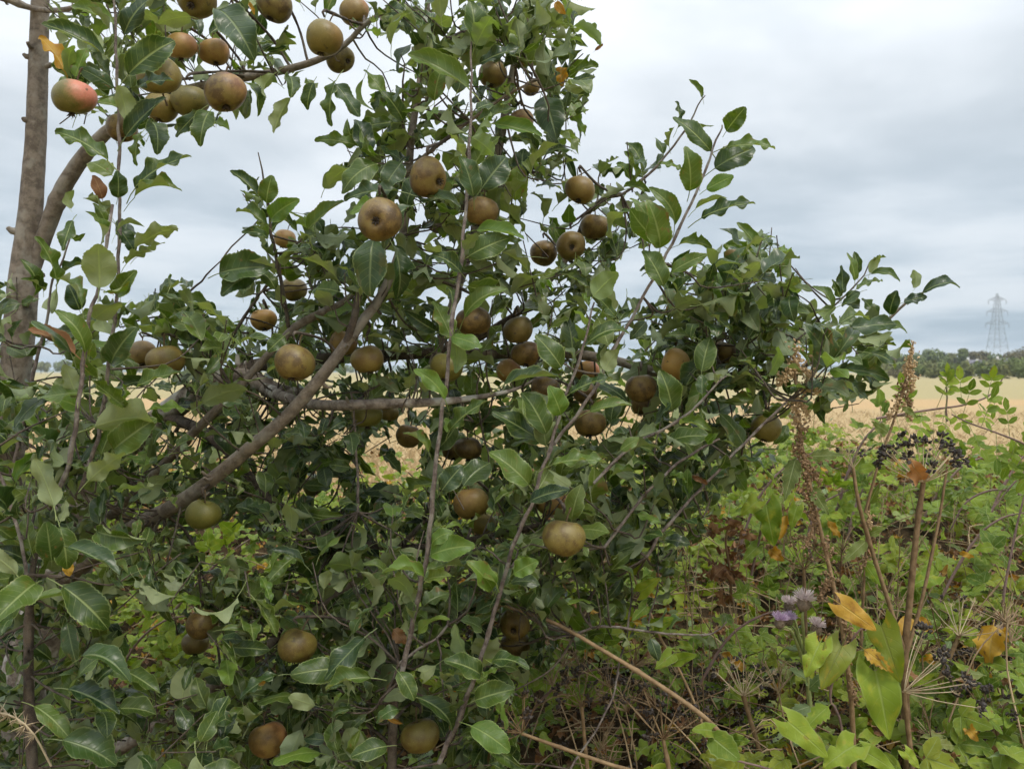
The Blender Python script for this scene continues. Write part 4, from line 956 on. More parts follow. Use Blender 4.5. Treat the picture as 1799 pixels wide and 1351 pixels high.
fill([(-40,880),(260,880),(330,1390),(-40,1390)], 200, 1.34, 1.9, .068)
fill([(240,940),(940,940),(930,1390),(240,1390)], 310, 1.42, 2.0, .064)
fill([(900,900),(1250,900),(1150,1130),(900,1130)], 80, 1.55, 1.9, .062)
SKB = np.vstack([PATH[k][::2] for k in BR]); SKB = SKB[SKB[:, 1] > 1.0]
for (px, py, r_, d_) in APX:                      # every fruit on its spur
    top = P(px, py-r_*1.15, d_+.012); q_ = ((SKB[:, :3]-top)**2).sum(1); j_ = int(q_.argmin()); dist = math.sqrt(q_[j_])
    if dist < .30:
        b_ = SKB[j_, :3]; m_ = (b_+top)/2+np.array((0, .05, dist*.12)); tube(TW, spline([(*b_, .0034), (*m_, .0028), (*(top+UP*.012), .0030), (*top, .0020)], .02), 6, .06, knots=.2)
# the crown goes on unseen above the picture: foliage added to shade the lower tree
ABOVE = []
for q_ in range(170):
    x_, y_, z_ = U(-2.2, .75), U(1.7, 3.4), U(2.55, 3.7); c_ = np.array((x_, y_, z_))
    if proj(c_)[1] > -60: continue
    for k in range(6):
        d_ = nrm(rv()+UP*.2); ABOVE.append(mk(c_+rv()*.07, d_, UP+rv()*.6, U(.06, .09), 'apple', 'leaf'))
for rows in ([(72,-40,2.15,16),(75,-300,2.15,14),(110,-700,2.2,10),(160,-1100,2.3,6)], [(75,-300,2.15,10),(200,-520,2.3,8),(400,-760,2.6,5)], [(754,-40,1.74,4),(770,-260,1.8,3.5),(760,-500,1.9,2.5)], [(975,-40,1.86,4),(1000,-200,1.9,3),(1010,-330,1.95,2)], [(725,-35,1.72,3.5),(760,-120,1.7,2.8),(770,-220,1.7,1.8)], [(75,-420,2.17,9),(-150,-620,2.3,6),(-350,-760,2.4,4)]):
    mb = MB(); tube(mb, spline(rows3(rows), .05), 8, .03); mb.build('branch', M['bark'], TREE)
tw = TW.build('twigs', M['bark_dark'], TREE); tw['kind'] = 'stuff'
# a few yellowed or withered leaves in the crown
for bx_, by_, tx, ty, d, m_, s_k in ((975,5,992,24,1.6,'leaf_yellow','flat'),(985,118,988,150,1.6,'leaf_yellow','crumple'),(438,5,446,25,1.6,'leaf_yellow','crumple'),(690,1105,712,1128,1.45,'leaf_brown','crumple'),(1045,90,1058,78,1.66,'leaf_brown','rolled'),(118,985,122,1010,1.4,'leaf_yellow','flat'),(680,1262,705,1270,1.45,'leaf_yellow','rolled'),(1215,835,1240,850,1.6,'leaf_brown','crumple')):
    B = P(bx_, by_, d); T = P(tx, ty, d); LV.append(mk(B, T-B, CAMP-B, np.linalg.norm(T-B)*1.1, s_k, m_))
def shown(L):
    c = mid(L); x, y = proj(c)
    return (L.big*1000 if -20 < x < 1820 and -20 < y < 1370 else 0)+(L.s/c[1] if -20 < x < 1820 and -20 < y < 1370 else 0)
LV.sort(key=shown, reverse=True)
for L in LV[:300]: leaf_obj(L, TREE)
leaves_to_mesh(LV[300:]+ABOVE, 'foliage', TREE)

# ------------------------------------------------------------------ undergrowth on the bank
def pts4(rows, r0, r1, d=None):
    n = len(rows); out = []
    for i, q in enumerate(rows):
        dd = q[2] if len(q) > 2 else d
        out.append((*P(q[0], q[1], dd), (r0+(r1-r0)*i/(n-1))*dd/FPX))
    return np.array(out)
def ub_pick(near):
    r = rng.random()
    if r < .36: return 'bramble', 'bramble', U(.030, .060)
    if r < .54: return 'heart', 'bindweed', U(.030, .065)
    if r < .64: return 'heart', 'bramble', U(.030, .06)
    if r < .74: return 'nettle', 'nettle', U(.040, .07)
    if r < .80: return 'oval', 'grey_leaf', U(.02, .045)
    if r < .915: return 'crumple', 'leaf_brown', U(.025, .055)
    if r < .945: return 'crumple', 'leaf_yellow', U(.025, .055)
    return 'sliver', 'grey_leaf', U(.05, .09)
UB = []
tries = 0
while len(UB) < 16000 and tries < 120000:
    tries += 1
    px = U(-80, 1880); d = 1.55+3.5*rng.random()**1.15; x = (px-CX)/FPX*d
    z0 = float(bank(x, d))
    if z0 < .3: continue
    dens = .5+.5*math.sin(x*4.1+1+math.sin(d*3))*math.sin(d*5.3+x*1.7)
    if rng.random() > .45+dens*.55: continue
    hgt = .010+.26*rng.random()**1.6*(.15+dens)
    c = np.array((x, d, z0+hgt)); qx, qy = proj(c)
    if qy > 1420: continue
    if qx < 1230 and d < 2.25 and qy < 1300 and rng.random() < .6: continue
    kd, mt, s = ub_pick(d)
    n = UP*U(.3, 1.0)+TOCAM*U(.1, 1.0)+rng.normal(size=3)*.4
    a = U(0, 6.28); x_ = np.array((math.cos(a), math.sin(a)*.8-.2, U(-.5, .3)))
    L = mk(c, x_, n, s, kd, mt); UB.append(L)
    if kd == 'bramble':
        side = np.cross(L.R[:, 2], L.R[:, 0])
        for sg in (-1, 1): UB.append(mk(c-L.R[:, 0]*s*.1, L.R[:, 0]*.35+side*sg, L.R[:, 2]+rv()*.25, s*.8, kd, mt))
for q in range(3200):                            # dead leaves on the soil
    px = U(-80, 1880); d = 1.55+3.2*rng.random()**1.2; x = (px-CX)/FPX*d; z0 = float(bank(x, d))
    if z0 > .3: UB.append(mk((x, d, z0+U(.004, .05)), rv()*np.array((1, 1, .3)), UP+TOCAM*.5+rv()*.7, U(.022, .05), 'crumple', 'leaf_brown' if q % 9 else 'leaf_yellow'))
und = leaves_to_mesh(UB, 'undergrowth', None); tag(und, 'tangled low bramble, bindweed and nettle leaves covering the bank', 'undergrowth')

M['straw_stem'] = plain_mat('straw_stem', (.10, .055, .026), (.46, .35, .21), 8, .85, .2, 0)
mb = MB()       # tangle of thin dead stems low in the growth
for q in range(520):
    px = U(850, 1850) if q % 3 else U(150, 900); d = U(1.6, 3.6); x = (px-CX)/FPX*d; z = float(bank(x, d))+U(.02, .13)
    a = U(0, 6.28); l = U(.05, .26); b = np.array((x, d, z)); up = U(.1, .8)
    m_ = b+np.array((math.cos(a)*l*.5, math.sin(a)*l*.3, l*up*.6)); e = b+np.array((math.cos(a+U(-.5, .5))*l, math.sin(a)*l*.5, l*up*U(.5, 1.1)))
    tube(mb, spline([(*b, .0022), (*m_, .0018), (*e, .0012)], .06), 3, tint=U(0, 1), cap=False)
for q in range(130):       # taller, paler dead grass and stalks standing in the growth
    px = U(1180, 1850); d = U(1.75, 3.9); x = (px-CX)/FPX*d; z = float(bank(x, d)); l = U(.18, .42); b = np.array((x, d, z))
    a = rng.normal(size=2)*.22; m_ = b+np.array((a[0]*l*.4, a[1]*l*.3, l*.55)); e = b+np.array((a[0]*l*1.2, a[1]*l*.6, l))
    tube(mb, spline([(*b, .0022), (*m_, .0017), (*e, .0010)], .08), 3, tint=U(0, 1), cap=False)
    if q % 4 == 0:
        for j in range(12): p2 = m_+(e-m_)*rng.random(); tube(mb, np.array([(*p2, .0006), (*(p2+nrm(rv()+UP)*U(.008, .025)), .0009)]), 3, tint=U(0, 1), cap=False)
for q in range(50):        # collapsed old umbels: rays bursting from a hub
    px, py = (U(960, 1420), U(1150, 1360)) if q % 3 else (U(1400, 1799), U(960, 1340)); d = U(1.65, 2.3); c = P(px, py, d)
    c[2] = max(c[2], float(bank(c[0], d))+.05); ax = nrm(UP+rv()*.8)
    for j in range(int(rng.integers(8, 15))):
        e = c+nrm(ax+rv()*.95)*U(.03, .075); tube(mb, spline([(*c, .0014), (*((c+e)/2+rv()*.004), .0012), (*e, .0010)], .03), 3, tint=U(0, 1), cap=False)
        for k in range(4): tube(mb, np.array([(*e, .0005), (*(e+nrm(e-c+rv()*.05)*U(.006, .014)), .0007)]), 3, tint=U(0, 1), cap=False)
    tube(mb, spline([(*c, .0016), (*(c-ax*.1+rv()*.02), .0018), (*(c-ax*.22-UP*.03), .002)], .05), 4, tint=U(0, 1), cap=False)
tag(mb.build('dead_stems', M['straw_stem']), 'tangle of thin dead brown stems among the low leaves', 'dead stems', kind='stuff')
mb = MB()       # loose dark seed heads lying in the tangle
def seed(mb, c, s, d=None):
    d = rv() if d is None else d; R = frame(d, rv()); k = 5
    V = [(-.5, 0, 0), (.5, 0, 0)]+[(U(-.08, .08), .36*math.cos(j*6.283/k), .22*math.sin(j*6.283/k)) for j in range(k)]
    F = [[0, 2+(j+1) % k, 2+j] for j in range(k)]+[[1, 2+j, 2+(j+1) % k] for j in range(k)]
    mb.add((np.array(V)*s)@R.T+c, F, None, U(0, 1))
for q in range(330):
    px, py = (U(1100, 1500), U(1150, 1360)) if q % 2 else (U(880, 1799), U(980, 1360)); d = U(1.7, 2.3)
    c = P(px, py, d)
    zb = float(bank(c[0], d)); c[2] = max(zb+U(.03, .13), .3)
    for j in range(int(rng.integers(6, 16))): seed(mb, c+rng.normal(size=3)*.011, U(.006, .011))
tag(mb.build('fallen_seeds', M['seed'], smooth=False), 'small dark seeds caught in the dead stems', 'seeds', kind='stuff')

def stem_part(t, rows, r0, r1, m, d=None, name='stem', sides=7, knots=.06):
    mb = MB(); p = spline(pts4(rows, r0, r1, d), .02); tube(mb, p, sides, .02, knots=knots); mb.build(name, M[m], t); return p
def base_of(rows, d=None):
    q = rows[0]; dd = q[2] if len(q) > 2 else d; return P(q[0], q[1], dd)

# dried hogweed / cow parsley umbels
def umbel(t, hub, axis, rlen, nr, spread, seeds, m_ray='pale_stem', m_seed='seed', s_size=.0120):
    axis = nrm(np.array(axis, float)); a0 = nrm(np.cross(axis, (0.3, .8, .2))); b0 = np.cross(axis, a0)
    for i in range(nr):
        f = math.sqrt((i+.5)/nr); th = spread*f; ph = i*2.4+U(-.2, .2)
        d = axis*math.cos(th)+(a0*math.cos(ph)+b0*math.sin(ph))*math.sin(th); l = rlen*U(.8, 1.12)*(.82+.18*f)
        e = hub+d*l+axis*l*.10*f; m_ = hub+d*l*.5
        mb = MB(); tube(mb, spline([(*hub, .0011), (*m_, .0009), (*e, .0009)], .03), 5, tint=U(0, 1)); ray = mb.build('ray', M[m_ray], t)
        mb = MB(); k = int(rng.integers(9, 15))
        for q in range(k):
            dd = nrm(d+rv()*.95); pl = U(.008, .017); p2 = e+dd*pl
            tube(mb, np.array([(*e, .0005), (*p2, .0004)]), 3, cap=False)
            if rng.random() < seeds: mb.mi[-1][:] = 0; seed(mb, p2, s_size*U(.8, 1.25), nrm(dd+rv()*.4)); mb.mi[-1][:] = 1
        mb.build('seed_head', [M[m_ray], M[m_seed]], t, smooth=False)
def hogweed(label, rows, r0, r1, axis, rlen, nr, spread, seeds, m='dry_stem', m_ray='pale_stem', d=None, extra=(), m_seed='seed'):
    t = empty('dried_hogweed', base_of(rows, d), label, 'hogweed', 'dried hogweed stalks')
    p = stem_part(t, rows, r0, r1, m, d)
    umbel(t, p[-1, :3], axis, rlen, nr, spread, seeds, m_ray, m_seed)
    for (rw, q0, q1, ax, rl, n_, sp_, sd) in extra:
        p = stem_part(t, rw, q0, q1, m, d, 'side_stem')
        if n_: umbel(t, p[-1, :3], ax, rl, n_, sp_, sd, m_ray, m_seed)
    return t
hogweed('tall dried hogweed with black seed heads standing above the brambles', [(1594,1420,1.72),(1592,1260,1.72),(1590,1150,1.72),(1600,1040,1.72),(1611,930,1.72),(1622,848,1.72)], 7.5, 4.5, (0, -.1, 1), .100, 22, 1.25, .95,
        extra=[([(1590,1148,1.72),(1562,1060,1.71),(1530,960,1.70),(1508,880,1.69),(1499,822,1.69)], 4.2, 3, (-.1, 0, 1), .035, 6, .9, .15), ([(1592,1150,1.72),(1618,1060,1.74),(1640,960,1.76),(1652,900,1.77),(1664,820,1.78)], 3.6, 2, (.1, 0, 1), .02, 0, .5, 0)])
hogweed('dried hogweed umbel leaning right with black seeds beside the big green leaf', [(1610,1420,1.62),(1600,1320,1.62),(1588,1215,1.62)], 6, 4, (.75, -.2, .6), .115, 13, .95, .9)
hogweed('pale bare umbel with spreading rays at the right', [(1560,1400,1.85),(1605,1310,1.85),(1640,1220,1.85),(1685,1116,1.85)], 5.5, 4, (.15, -.2, .9), .085, 13, 1.25, .15)
hogweed('dry umbel with curled bare rays left of the thistle', [(1360,1420,1.75),(1340,1340,1.75),(1306,1222,1.75)], 5, 4, (-.05, -.1, 1), .07, 15, 1.15, .12)
hogweed('fallen hogweed stalk lying diagonally with its seed head under the apple pair', [(1290,1320,1.56),(1240,1262,1.52),(1150,1198,1.54),(1060,1143,1.57),(975,1095,1.6),(882,1062,1.63)], 4.8, 3.0, (-1, 0, .15), .085, 14, 1.15, .7, m='dry_stem', m_ray='dry_stem')
hogweed('low dried umbel with dark seeds near the bottom edge, right of centre', [(1185,1420,1.6),(1175,1350,1.6),(1165,1298,1.6)], 4, 3.5, (.1, -.2, 1), .085, 14, 1.2, .55, m_ray='dry_stem')
hogweed('dry hogweed stalk arching left along the bottom, umbel at its end', [(1160,1365,1.55),(1080,1345,1.55),(1000,1318,1.56),(916,1288,1.58)], 4, 3, (-.55, -.1, .8), .07, 13, 1.15, .35, m_ray='dry_stem')
hogweed('small dark seeded umbel at the bottom right corner', [(1780,1420,1.7),(1765,1340,1.7),(1748,1270,1.7)], 4, 3, (-.1, -.1, 1), .075, 12, 1.25, .8, m_ray='dry_stem')
hogweed('dark seeded umbel low between the diagonal stalk and the middle shoots', [(1040,1420,1.75),(1030,1330,1.75),(1022,1240,1.75)], 4, 3, (.05, -.2, 1), .075, 13, 1.2, .75, m_ray='dry_stem')
hogweed('brown umbel with dark seeds half hidden below the yellow leaf', [(1720,1400,1.95),(1722,1330,1.95),(1716,1210,1.95)], 4, 3, (0, -.2, 1), .08, 12, 1.25, .7, m_ray='dry_stem')
hogweed('old brown seed head just behind the thistle flowers', [(1420,1200,2.0),(1415,1090,2.0),(1412,1000,2.0)], 4, 3, (0, -.2, 1), .08, 14, 1.3, .5, m_ray='dry_stem', m_seed='dark_seed')

# dried nettle / dock seed stalks
def seed_stalk(label, rows, r0, r1, clusters, leaves, d, mseed):
    t = empty('dried_seed_stalk', base_of(rows, d), label, 'seed stalk', 'dried seed stalks'); stem_part(t, rows, r0, r1, 'dry_stem', d)
    for (cx, cy, ex, ey, w_, n_, ms) in clusters:
        mb = MB(); A, B = P(cx, cy, d), P(ex, ey, d); 
        for q in range(int(n_*2.0)):
            f = rng.random(); p_ = A+(B-A)*f+rv()*abs(rng.normal())*w_*d/FPX*.62*(1-.4*f)
            seed(mb, p_, U(.0055, .010))
        tube(mb, spline([(*A, .0008), (*((A+B)/2+rv()*.004), .0006), (*B, .0005)], .02), 3, cap=False)
        mb.build('seed_cluster', M[ms], t, smooth=False)['kind'] = 'stuff'
    for (bx_, by_, tx, ty, k_, m_) in leaves:
        B, T = P(bx_, by_, d), P(tx, ty, d-.02); leaf_obj(mk(B, T-B, (CAMP-B)+UP*.5+rv()*.4, np.linalg.norm(T-B), k_, m_), t)
seed_stalk('tall dried seed stalk with rusty clusters in front of the tree edge', [(1502,1420),(1497,1250),(1482,1120),(1460,1010),(1434,900),(1412,800),(1402,730),(1397,660),(1394,612)], 5, 2.2,
    [(1395,612,1402,650,22,70,'brown_seed'),(1396,640,1370,675,22,80,'brown_seed'),(1398,640,1432,668,26,90,'brown_seed'),(1400,680,1440,690,16,50,'brown_seed'),(1400,700,1398,745,18,80,'brown_seed'),(1402,700,1424,735,12,40,'brown_seed'),(1408,745,1404,800,18,90,'dark_seed'),(1412,800,1420,855,18,90,'dark_seed'),(1410,812,1388,870,14,70,'dark_seed'),
     (1418,808,1440,850,12,60,'dark_seed'),(1425,860,1430,915,14,70,'dark_seed'),(1436,910,1415,960,12,50,'dark_seed'),(1440,930,1455,980,12,50,'dark_seed'),(1462,1010,1440,1050,16,70,'dark_seed'),(1470,1040,1480,1090,14,60,'dark_seed'),(1478,1090,1500,1130,20,80,'dark_seed'),(1490,1180,1505,1240,16,60,'dark_seed')],
    [(1424,802,1484,800,'nettle','nettle'),(1398,805,1378,880,'nettle','nettle'),(1425,855,1456,905,'nettle','nettle'),(1388,850,1380,895,'nettle','bindweed')], 1.62, 'brown_seed')
seed_stalk('shorter dried seed stalk with brown clusters against the far trees', [(1520,900),(1545,810),(1570,740),(1585,690),(1597,640),(1604,604)], 2.6, 1.4,
    [(1604,602,1598,628,8,26,'brown_seed'),(1600,625,1590,660,12,60,'brown_seed'),(1600,640,1602,690,14,70,'brown_seed'),(1592,670,1580,705,12,55,'dark_seed'),(1590,690,1600,716,10,40,'dark_seed'),(1580,700,1562,735,12,55,'brown_seed'),(1586,712,1601,738,8,30,'brown_seed')], [(1585,715,1612,735,'nettle','nettle'),(1560,760,1530,740,'nettle','nettle')], 1.85, 'brown_seed')
seed_stalk('dark dead nettle stalk between the tall hogweed and the thistle', [(1512,1150),(1516,1060),(1522,960),(1528,880)], 3, 1.8,
    [(1520,980,1508,1010,10,30,'dark_seed'),(1524,930,1540,960,10,30,'dark_seed'),(1526,895,1530,930,10,30,'brown_seed')], [(1524,940,1560,925,'nettle','nettle'),(1522,950,1480,990,'nettle','nettle'),(1527,885,1545,850,'nettle','nettle'),(1520,990,1548,1030,'nettle','bindweed'),(1525,905,1500,900,'nettle','nettle')], 1.9, 'dark_seed')

# thistle
TH = empty('creeping_thistle', P(1425, 1300, 1.72), 'creeping thistle with purple and faded flower heads', 'thistle')
hd = [(1370,1082,1.66,'floret',1.05,.021), (1385,1078,1.675,'floret',.9,.018), (1412,1048,1.66,'floret_pale',1.35,.027), (1434,1092,1.67,'floret_pale',1.1,.021), (1386,1052,1.70,'floret_pale',1.0,.020)]
for (hx, hy, d, m_, sz, fl) in hd:
    c = P(hx, hy+12, d); mb = MB(); ax = nrm(np.array((U(-.25, .25), -.25, 1))); R = frame(np.cross(ax, (0, 1, .1)), ax)
    stem = [(1428,1300,1.72), (1418,1190,1.72), ((1408+hx)/2, (1130+hy)/2, d), (hx, hy+26, d)]
    stem_part(TH, stem, 3.6, 2.0, 'green_stem', None, 'stem', 6)
    fh = empty('flower_head', c-np.array(TH.location)); fh.parent = TH
    prof = [(0, -.011), (.006, -.010), (.0095, -.004), (.0095, .002), (.007, .008), (.006, .010)]
    V = []
    for rr, zz in prof: V += [(rr*sz*math.cos(a), rr*sz*math.sin(a), zz*sz) for a in np.arange(10)*.6283]
    F = [[i*10+j, i*10+(j+1) % 10, i*10+10+(j+1) % 10, i*10+10+j] for i in range(5) for j in range(10)]; mb.add(np.array(V)@R.T, F)
    for q in range(60):
        a, h_ = U(0, 6.28), U(-.008, .008); r_ = .0098*sz*(1-.25*max(0, h_)/.008); o = np.array((r_*math.cos(a), r_*math.sin(a), h_*sz)); o2 = o*1.32+np.array((0, 0, .003))
        tube(mb, np.array([(*(R@o), .0007), (*(R@o2), .0002)]), 3, cap=False)
    link('bracts', mb.mesh('bracts', M['bract']), fh)
    mb = MB()
    for q in range(130):
        a = U(0, 6.28); sp = math.sqrt(rng.random())*1.15; dr = np.array((math.sin(sp)*math.cos(a), math.sin(sp)*math.sin(a), math.cos(sp)))
        b = np.array((0, 0, .006*sz))+dr*np.array((.005, .005, .001))*sz; e = b+dr*fl*U(.7, 1.05)*.8
        tube(mb, np.array([(*(R@b), .0005), (*(R@((b+e)/2+rv()*.0008)), .00055), (*(R@e), .0004)]), 3, tint=U(0, 1), cap=False)
    link('florets', mb.mesh('florets', M[m_]), fh)
for (bx_, by_, tx, ty) in ((1418,1200,1380,1175),(1420,1210,1455,1180),(1424,1240,1385,1255),(1425,1250,1460,1235),(1412,1160,1440,1130),(1410,1150,1375,1140),(1428,1290,1390,1310)):
    B, T = P(bx_, by_, 1.72), P(tx, ty, 1.69); leaf_obj(mk(B, T-B, UP+TOCAM*.6+rv()*.3, np.linalg.norm(T-B), 'nettle', 'grey_leaf'), TH)

# bindweed: big heart shaped leaves
def bindweed(label, rows, d, leaves, m='cane', r=2.4):
    t = empty('bindweed', base_of(rows, d), label, 'bindweed', 'bindweed climbing in the undergrowth'); stem_part(t, rows, r, r*.7, m, d)
    for (bx_, by_, tx, ty, k_, m_) in leaves:
        B, T = P(bx_, by_, d-.02), P(tx, ty, d-.045); leaf_obj(mk(B, T-B, (CAMP-B)+UP*U(0, .5)+rv()*.25, np.linalg.norm(T-B), k_, m_), t)
M['bind_gold'] = leaf_mat('bindweed_turning', (.15, .185, .014), (.21, .225, .02), (.36, .24, .02), (.20, .21, .05), (.15, .17, .035), .5, .34, nveins=6, blot=.8, specks=.5)
bindweed('twining bindweed with large yellow green heart leaves round the dry stalk', [(1500,1420),(1475,1260),(1460,1235),(1463,1195),(1488,1152),(1500,1118),(1522,1100),(1545,1104)], 1.56,
    [(1478,1135,1442,1212,'heart','bind_gold'),(1538,1180,1562,1300,'heart','bindweed'),(1548,1100,1582,1200,'heart','bind_gold'),(1518,1140,1570,1182,'nettle','leaf_yellow'),(1478,1062,1540,1108,'heart','leaf_yellow'),(1440,1130,1415,1190,'heart','bindweed'),(1455,1240,1405,1290,'nettle','bindweed')])
bindweed('bindweed with fresh pale green leaves along the bottom edge', [(1500,1440),(1440,1380),(1350,1350),(1280,1330),(1240,1300)], 1.5,
    [(1385,1268,1456,1332,'heart','bindweed'),(1245,1290,1300,1335,'bramble','bramble'),(1250,1283,1215,1282,'heart','bramble'),(1500,1310,1445,1350,'heart','bindweed'),(1520,1320,1575,1355,'heart','bindweed'),(1290,1300,1318,1302,'heart','bramble'),(1590,1320,1615,1350,'heart','bindweed')])
bindweed('bindweed with a large green arrow leaf and yellow leaves right of the tree', [(1320,1010),(1335,940),(1345,890),(1360,870)], 2.0,
    [(1346,888,1360,960,'heart','bindweed'),(1382,905,1368,948,'crumple','leaf_yellow'),(1352,965,1378,985,'crumple','leaf_yellow'),(1455,915,1475,945,'crumple','leaf_yellow'),(1330,880,1300,905,'heart','bindweed'),(1400,890,1390,930,'heart','bindweed'),(1330,960,1305,985,'heart','bramble')])
bindweed('bindweed with yellow leaves hanging at the right edge', [(1765,1290),(1760,1200),(1752,1130),(1745,1090)], 1.85,
    [(1745,1098,1738,1170,'crumple','leaf_yellow'),(1756,1105,1772,1128,'crumple','leaf_yellow'),(1600,1085,1578,1118,'flat','leaf_yellow'),(1612,1085,1640,1112,'flat','leaf_yellow'),(1770,1240,1830,1245,'heart','grey_leaf'),(1685,970,1712,980,'crumple','leaf_yellow'),(1640,1010,1600,1030,'heart','bindweed')])
bindweed('thin brown vine climbing diagonally past the largest apple', [(1240,1290),(1222,1240),(1195,1180),(1160,1120),(1142,1075),(1120,1030),(1100,975),(1082,925)], 1.66,
    [(1125,1040,1160,1015,'heart','bindweed'),(1135,1065,1110,1090,'heart','bramble'),(1112,1000,1135,985,'heart','bindweed'),(1150,1100,1185,1085,'heart','bindweed'),(1105,1085,1128,1098,'crumple','leaf_yellow'),(1180,1150,1150,1175,'heart','bramble'),(1190,1160,1225,1150,'heart','bindweed')], 'dry_stem', 2.6)

# brambles
def bramble(label, rows, d, n, size=.05, m='cane', mat='bramble', r=2.8):
    t = empty('bramble', base_of(rows, d), label, 'bramble', 'brambles along the bank'); p = stem_part(t, rows, r, r*.45, m, d)
    mb = MB()
    for q in range(int(len(p)*1.5)):
        j = int(rng.integers(len(p)-1)); o = p[j, :3]; dd = rv(); tube(mb, np.array([(*(o+dd*p[j, 3]*.7), .0009), (*(o+dd*(p[j, 3]+.004)), .0001)]), 3, cap=False)
    mb.build('thorns', M[m], t)['kind'] = 'stuff'
    for q in range(n):
        j = int((.12+.86*(q+.5)/n)*(len(p)-1)); o = p[j, :3]; tg = nrm(p[min(j+1, len(p)-1), :3]-p[max(j-1, 0), :3])
        out = nrm(np.cross(tg, rv())); pet = out+UP*.4+tg*.3; l = U(.03, .07); c = o+nrm(pet)*l
        mb = MB(); tube(mb, spline([(*o, .0009), (*((o+c)/2+UP*.004), .0008), (*c, .0007)], .02), 4); mb.build('leaf_stalk', M['green_stem'], t)
        s = size*U(.75, 1.2); x_ = nrm(nrm(pet)+rv()*.3-UP*.2); nn = UP*.7+TOCAM*.8+rv()*.35
        L = mk(c, x_, nn, s, 'bramble', mat); leaf_obj(L, t); sd = np.cross(L.R[:, 2], L.R[:, 0])
        for sg in (-1, 1): leaf_obj(mk(c, x_*.3+sd*sg, L.R[:, 2]+rv()*.2, s*.82, 'bramble', mat), t)
bramble('bramble with purple cane rising at the right edge', [(1756,1180),(1762,1060),(1775,980),(1792,900),(1815,820)], 2.1, 9)
bramble('arching bramble cane crossing in front of the field at the right', [(1860,930),(1810,880),(1755,860),(1700,880),(1670,930)], 2.5, 10)
bramble('bright leaved bramble between the two seed stalks', [(1470,900),(1490,830),(1520,770),(1560,735),(1600,730)], 2.6, 13, .052)
bramble('bramble bush right of the tall hogweed, mid bank', [(1640,1080),(1680,1000),(1720,940),(1760,910),(1800,900)], 2.3, 12)
bramble('bramble with green leaves under the right edge of the apple tree', [(1300,960),(1330,880),(1380,820),(1440,790)], 2.7, 13, .05)
bramble('bramble spray behind the diagonal fallen stalk', [(1230,1200),(1280,1120),(1340,1080),(1400,1070)], 2.0, 10, .045)
bramble('bramble growing below the shaded apple pair', [(900,1300),(960,1220),(1030,1180),(1110,1170)], 2.0, 12, .045)
bramble('bramble seen through the gap under the long branch', [(300,1080),(360,1010),(420,960),(470,930)], 2.7, 13, .06, mat='bindweed')
bramble('bramble seen low on the left between leaning trunk and brown apple', [(200,1200),(240,1130),(290,1090),(340,1080)], 2.6, 11, .055, mat='bindweed')
bramble('bramble at the lower right corner', [(1660,1400),(1700,1300),(1760,1240),(1820,1230)], 1.75, 9, .045)

bramble('bramble sprays on the crest, left of the tall hogweed umbel', [(1480,1000),(1500,900),(1530,830),(1560,800)], 3.0, 13, .055)
bramble('bramble on the crest right behind the tall hogweed umbel', [(1600,960),(1640,880),(1690,820),(1740,800)], 3.1, 14, .055)
bramble('bramble on the crest at the right edge before the straw field', [(1720,950),(1760,860),(1800,800),(1840,780)], 2.9, 13, .055)
bramble('yellowing bramble low on the crest behind the thistle', [(1440,1020),(1420,950),(1440,890),(1490,860)], 2.6, 12, .05, mat='bindweed')

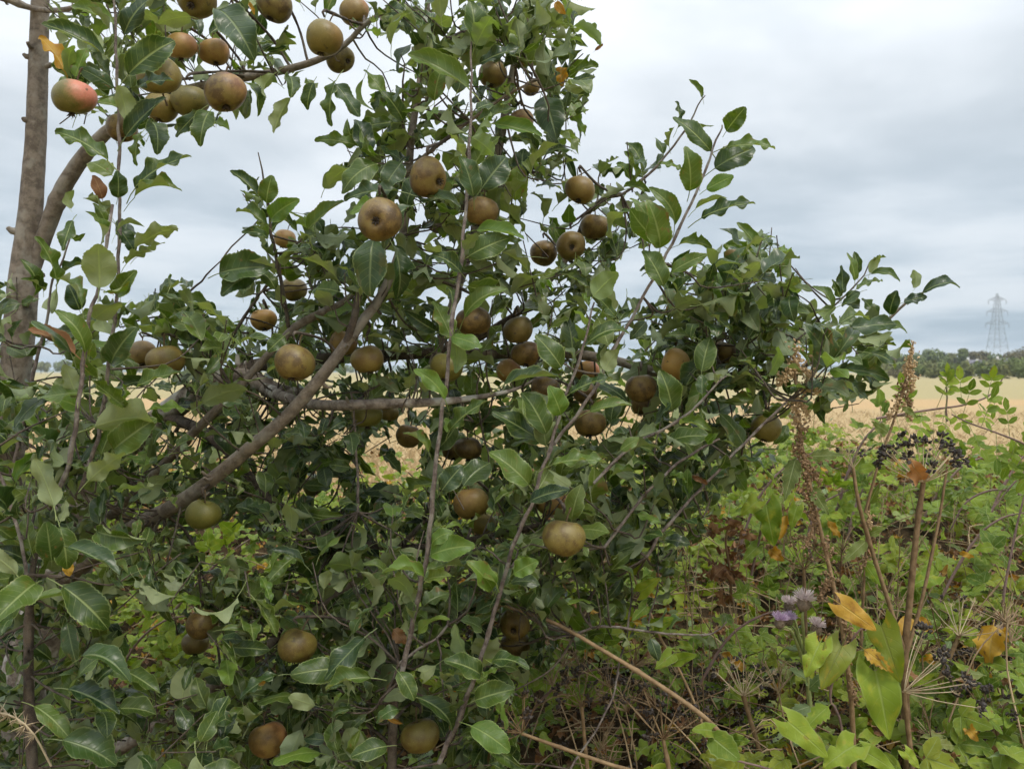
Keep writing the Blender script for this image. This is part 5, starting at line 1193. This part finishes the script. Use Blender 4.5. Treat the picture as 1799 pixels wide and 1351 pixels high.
# wild rose sprays against the field
def rose(label, rows, d, n, size, mat):
    t = empty('wild_rose', base_of(rows, d), label, 'wild rose', 'wild rose sprays'); p = stem_part(t, rows, 2.2, 1.0, 'cane', d)
    for q in range(n):
        j = int((.1+.88*(q+.5)/n)*(len(p)-1)); o = p[j, :3]; a = (1 if q % 2 else -1); dr = nrm(np.array((U(-.3, .3), U(-.5, .3), a*.8+.2))); l = U(.05, .085); e = o+dr*l
        mb = MB(); tube(mb, spline([(*o, .0008), (*((o+e)/2), .0007), (*e, .0005)], .02), 4); mb.build('leaf_stalk', M['green_stem'], t)
        nn = TOCAM+UP*.6+rv()*.5; s = size*U(.8, 1.2); leaf_obj(mk(e, dr, nn, s, 'oval', mat), t)
        sd = nrm(np.cross(nn, dr))
        for f in (.55, .9):
            for sg in (-1, 1): leaf_obj(mk(o+(e-o)*f, dr*.5+sd*sg, nn+rv()*.3, s*.85, 'oval', mat), t)
rose('wild rose spray with fresh yellow green tips reaching up at the right', [(1540,735),(1620,722),(1690,712),(1735,697),(1752,680),(1762,664)], 2.3, 9, .040, 'bindweed')
rose('wild rose spray arching in from the right edge below the fresh one', [(1850,810),(1799,780),(1750,760),(1700,742),(1672,728)], 2.2, 8, .042, 'bramble')
rose('small upright rose sprig left of the fresh rose spray', [(1664,740),(1662,720),(1664,700),(1662,680)], 2.3, 4, .036, 'bindweed')
rose('sparse rose stem leaning over the straw at the right edge', [(1880,760),(1830,800),(1780,850),(1740,900)], 2.4, 7, .045, 'bramble')

t = empty('dead_leaf', P(1612, 840, 1.70), 'orange brown dead leaf caught in the tall hogweed umbel', 'leaf')
B = P(1622, 842, 1.70); leaf_obj(mk(B, P(1592, 806, 1.69)-B, CAMP-B, .058, 'crumple', 'leaf_tan', 1), t, 'blade')
# withered brown leaf cluster and a dry grass head
t = empty('withered_dock', P(1280, 1060, 2.05), 'withered rust brown leaves right of the apple tree', 'dead plant')
stem_part(t, [(1285,1060),(1282,1000),(1275,950),(1285,910)], 3, 1.6, 'dry_stem', 2.05)
for q in range(34):
    f = rng.random(); B = P(1282+U(-35, 35), 905+f*140, 2.05+U(-.06, .06)); leaf_obj(mk(B, rv()-UP*.4, rv(), U(.028, .055), 'crumple', 'leaf_brown'), t)
t = empty('grass_head', P(60, 1330, 1.35), 'pale feathery grass head at the lower left edge', 'grass')
p = stem_part(t, [(90,1345),(60,1290),(30,1262),(0,1252),(-30,1255)], 2, 1.2, 'pale_stem', 1.35)
mb = MB()
for q in range(140):
    j = int(rng.integers(len(p)//3, len(p))); o = p[j, :3]; e = o+nrm(rv()+np.array((-.6, 0, -.2)))*U(.008, .028); tube(mb, np.array([(*o, .0005), (*((o+e)/2), .0009), (*e, .0002)]), 3, cap=False)
mb.build('seed_head', M['pale_stem'], t)
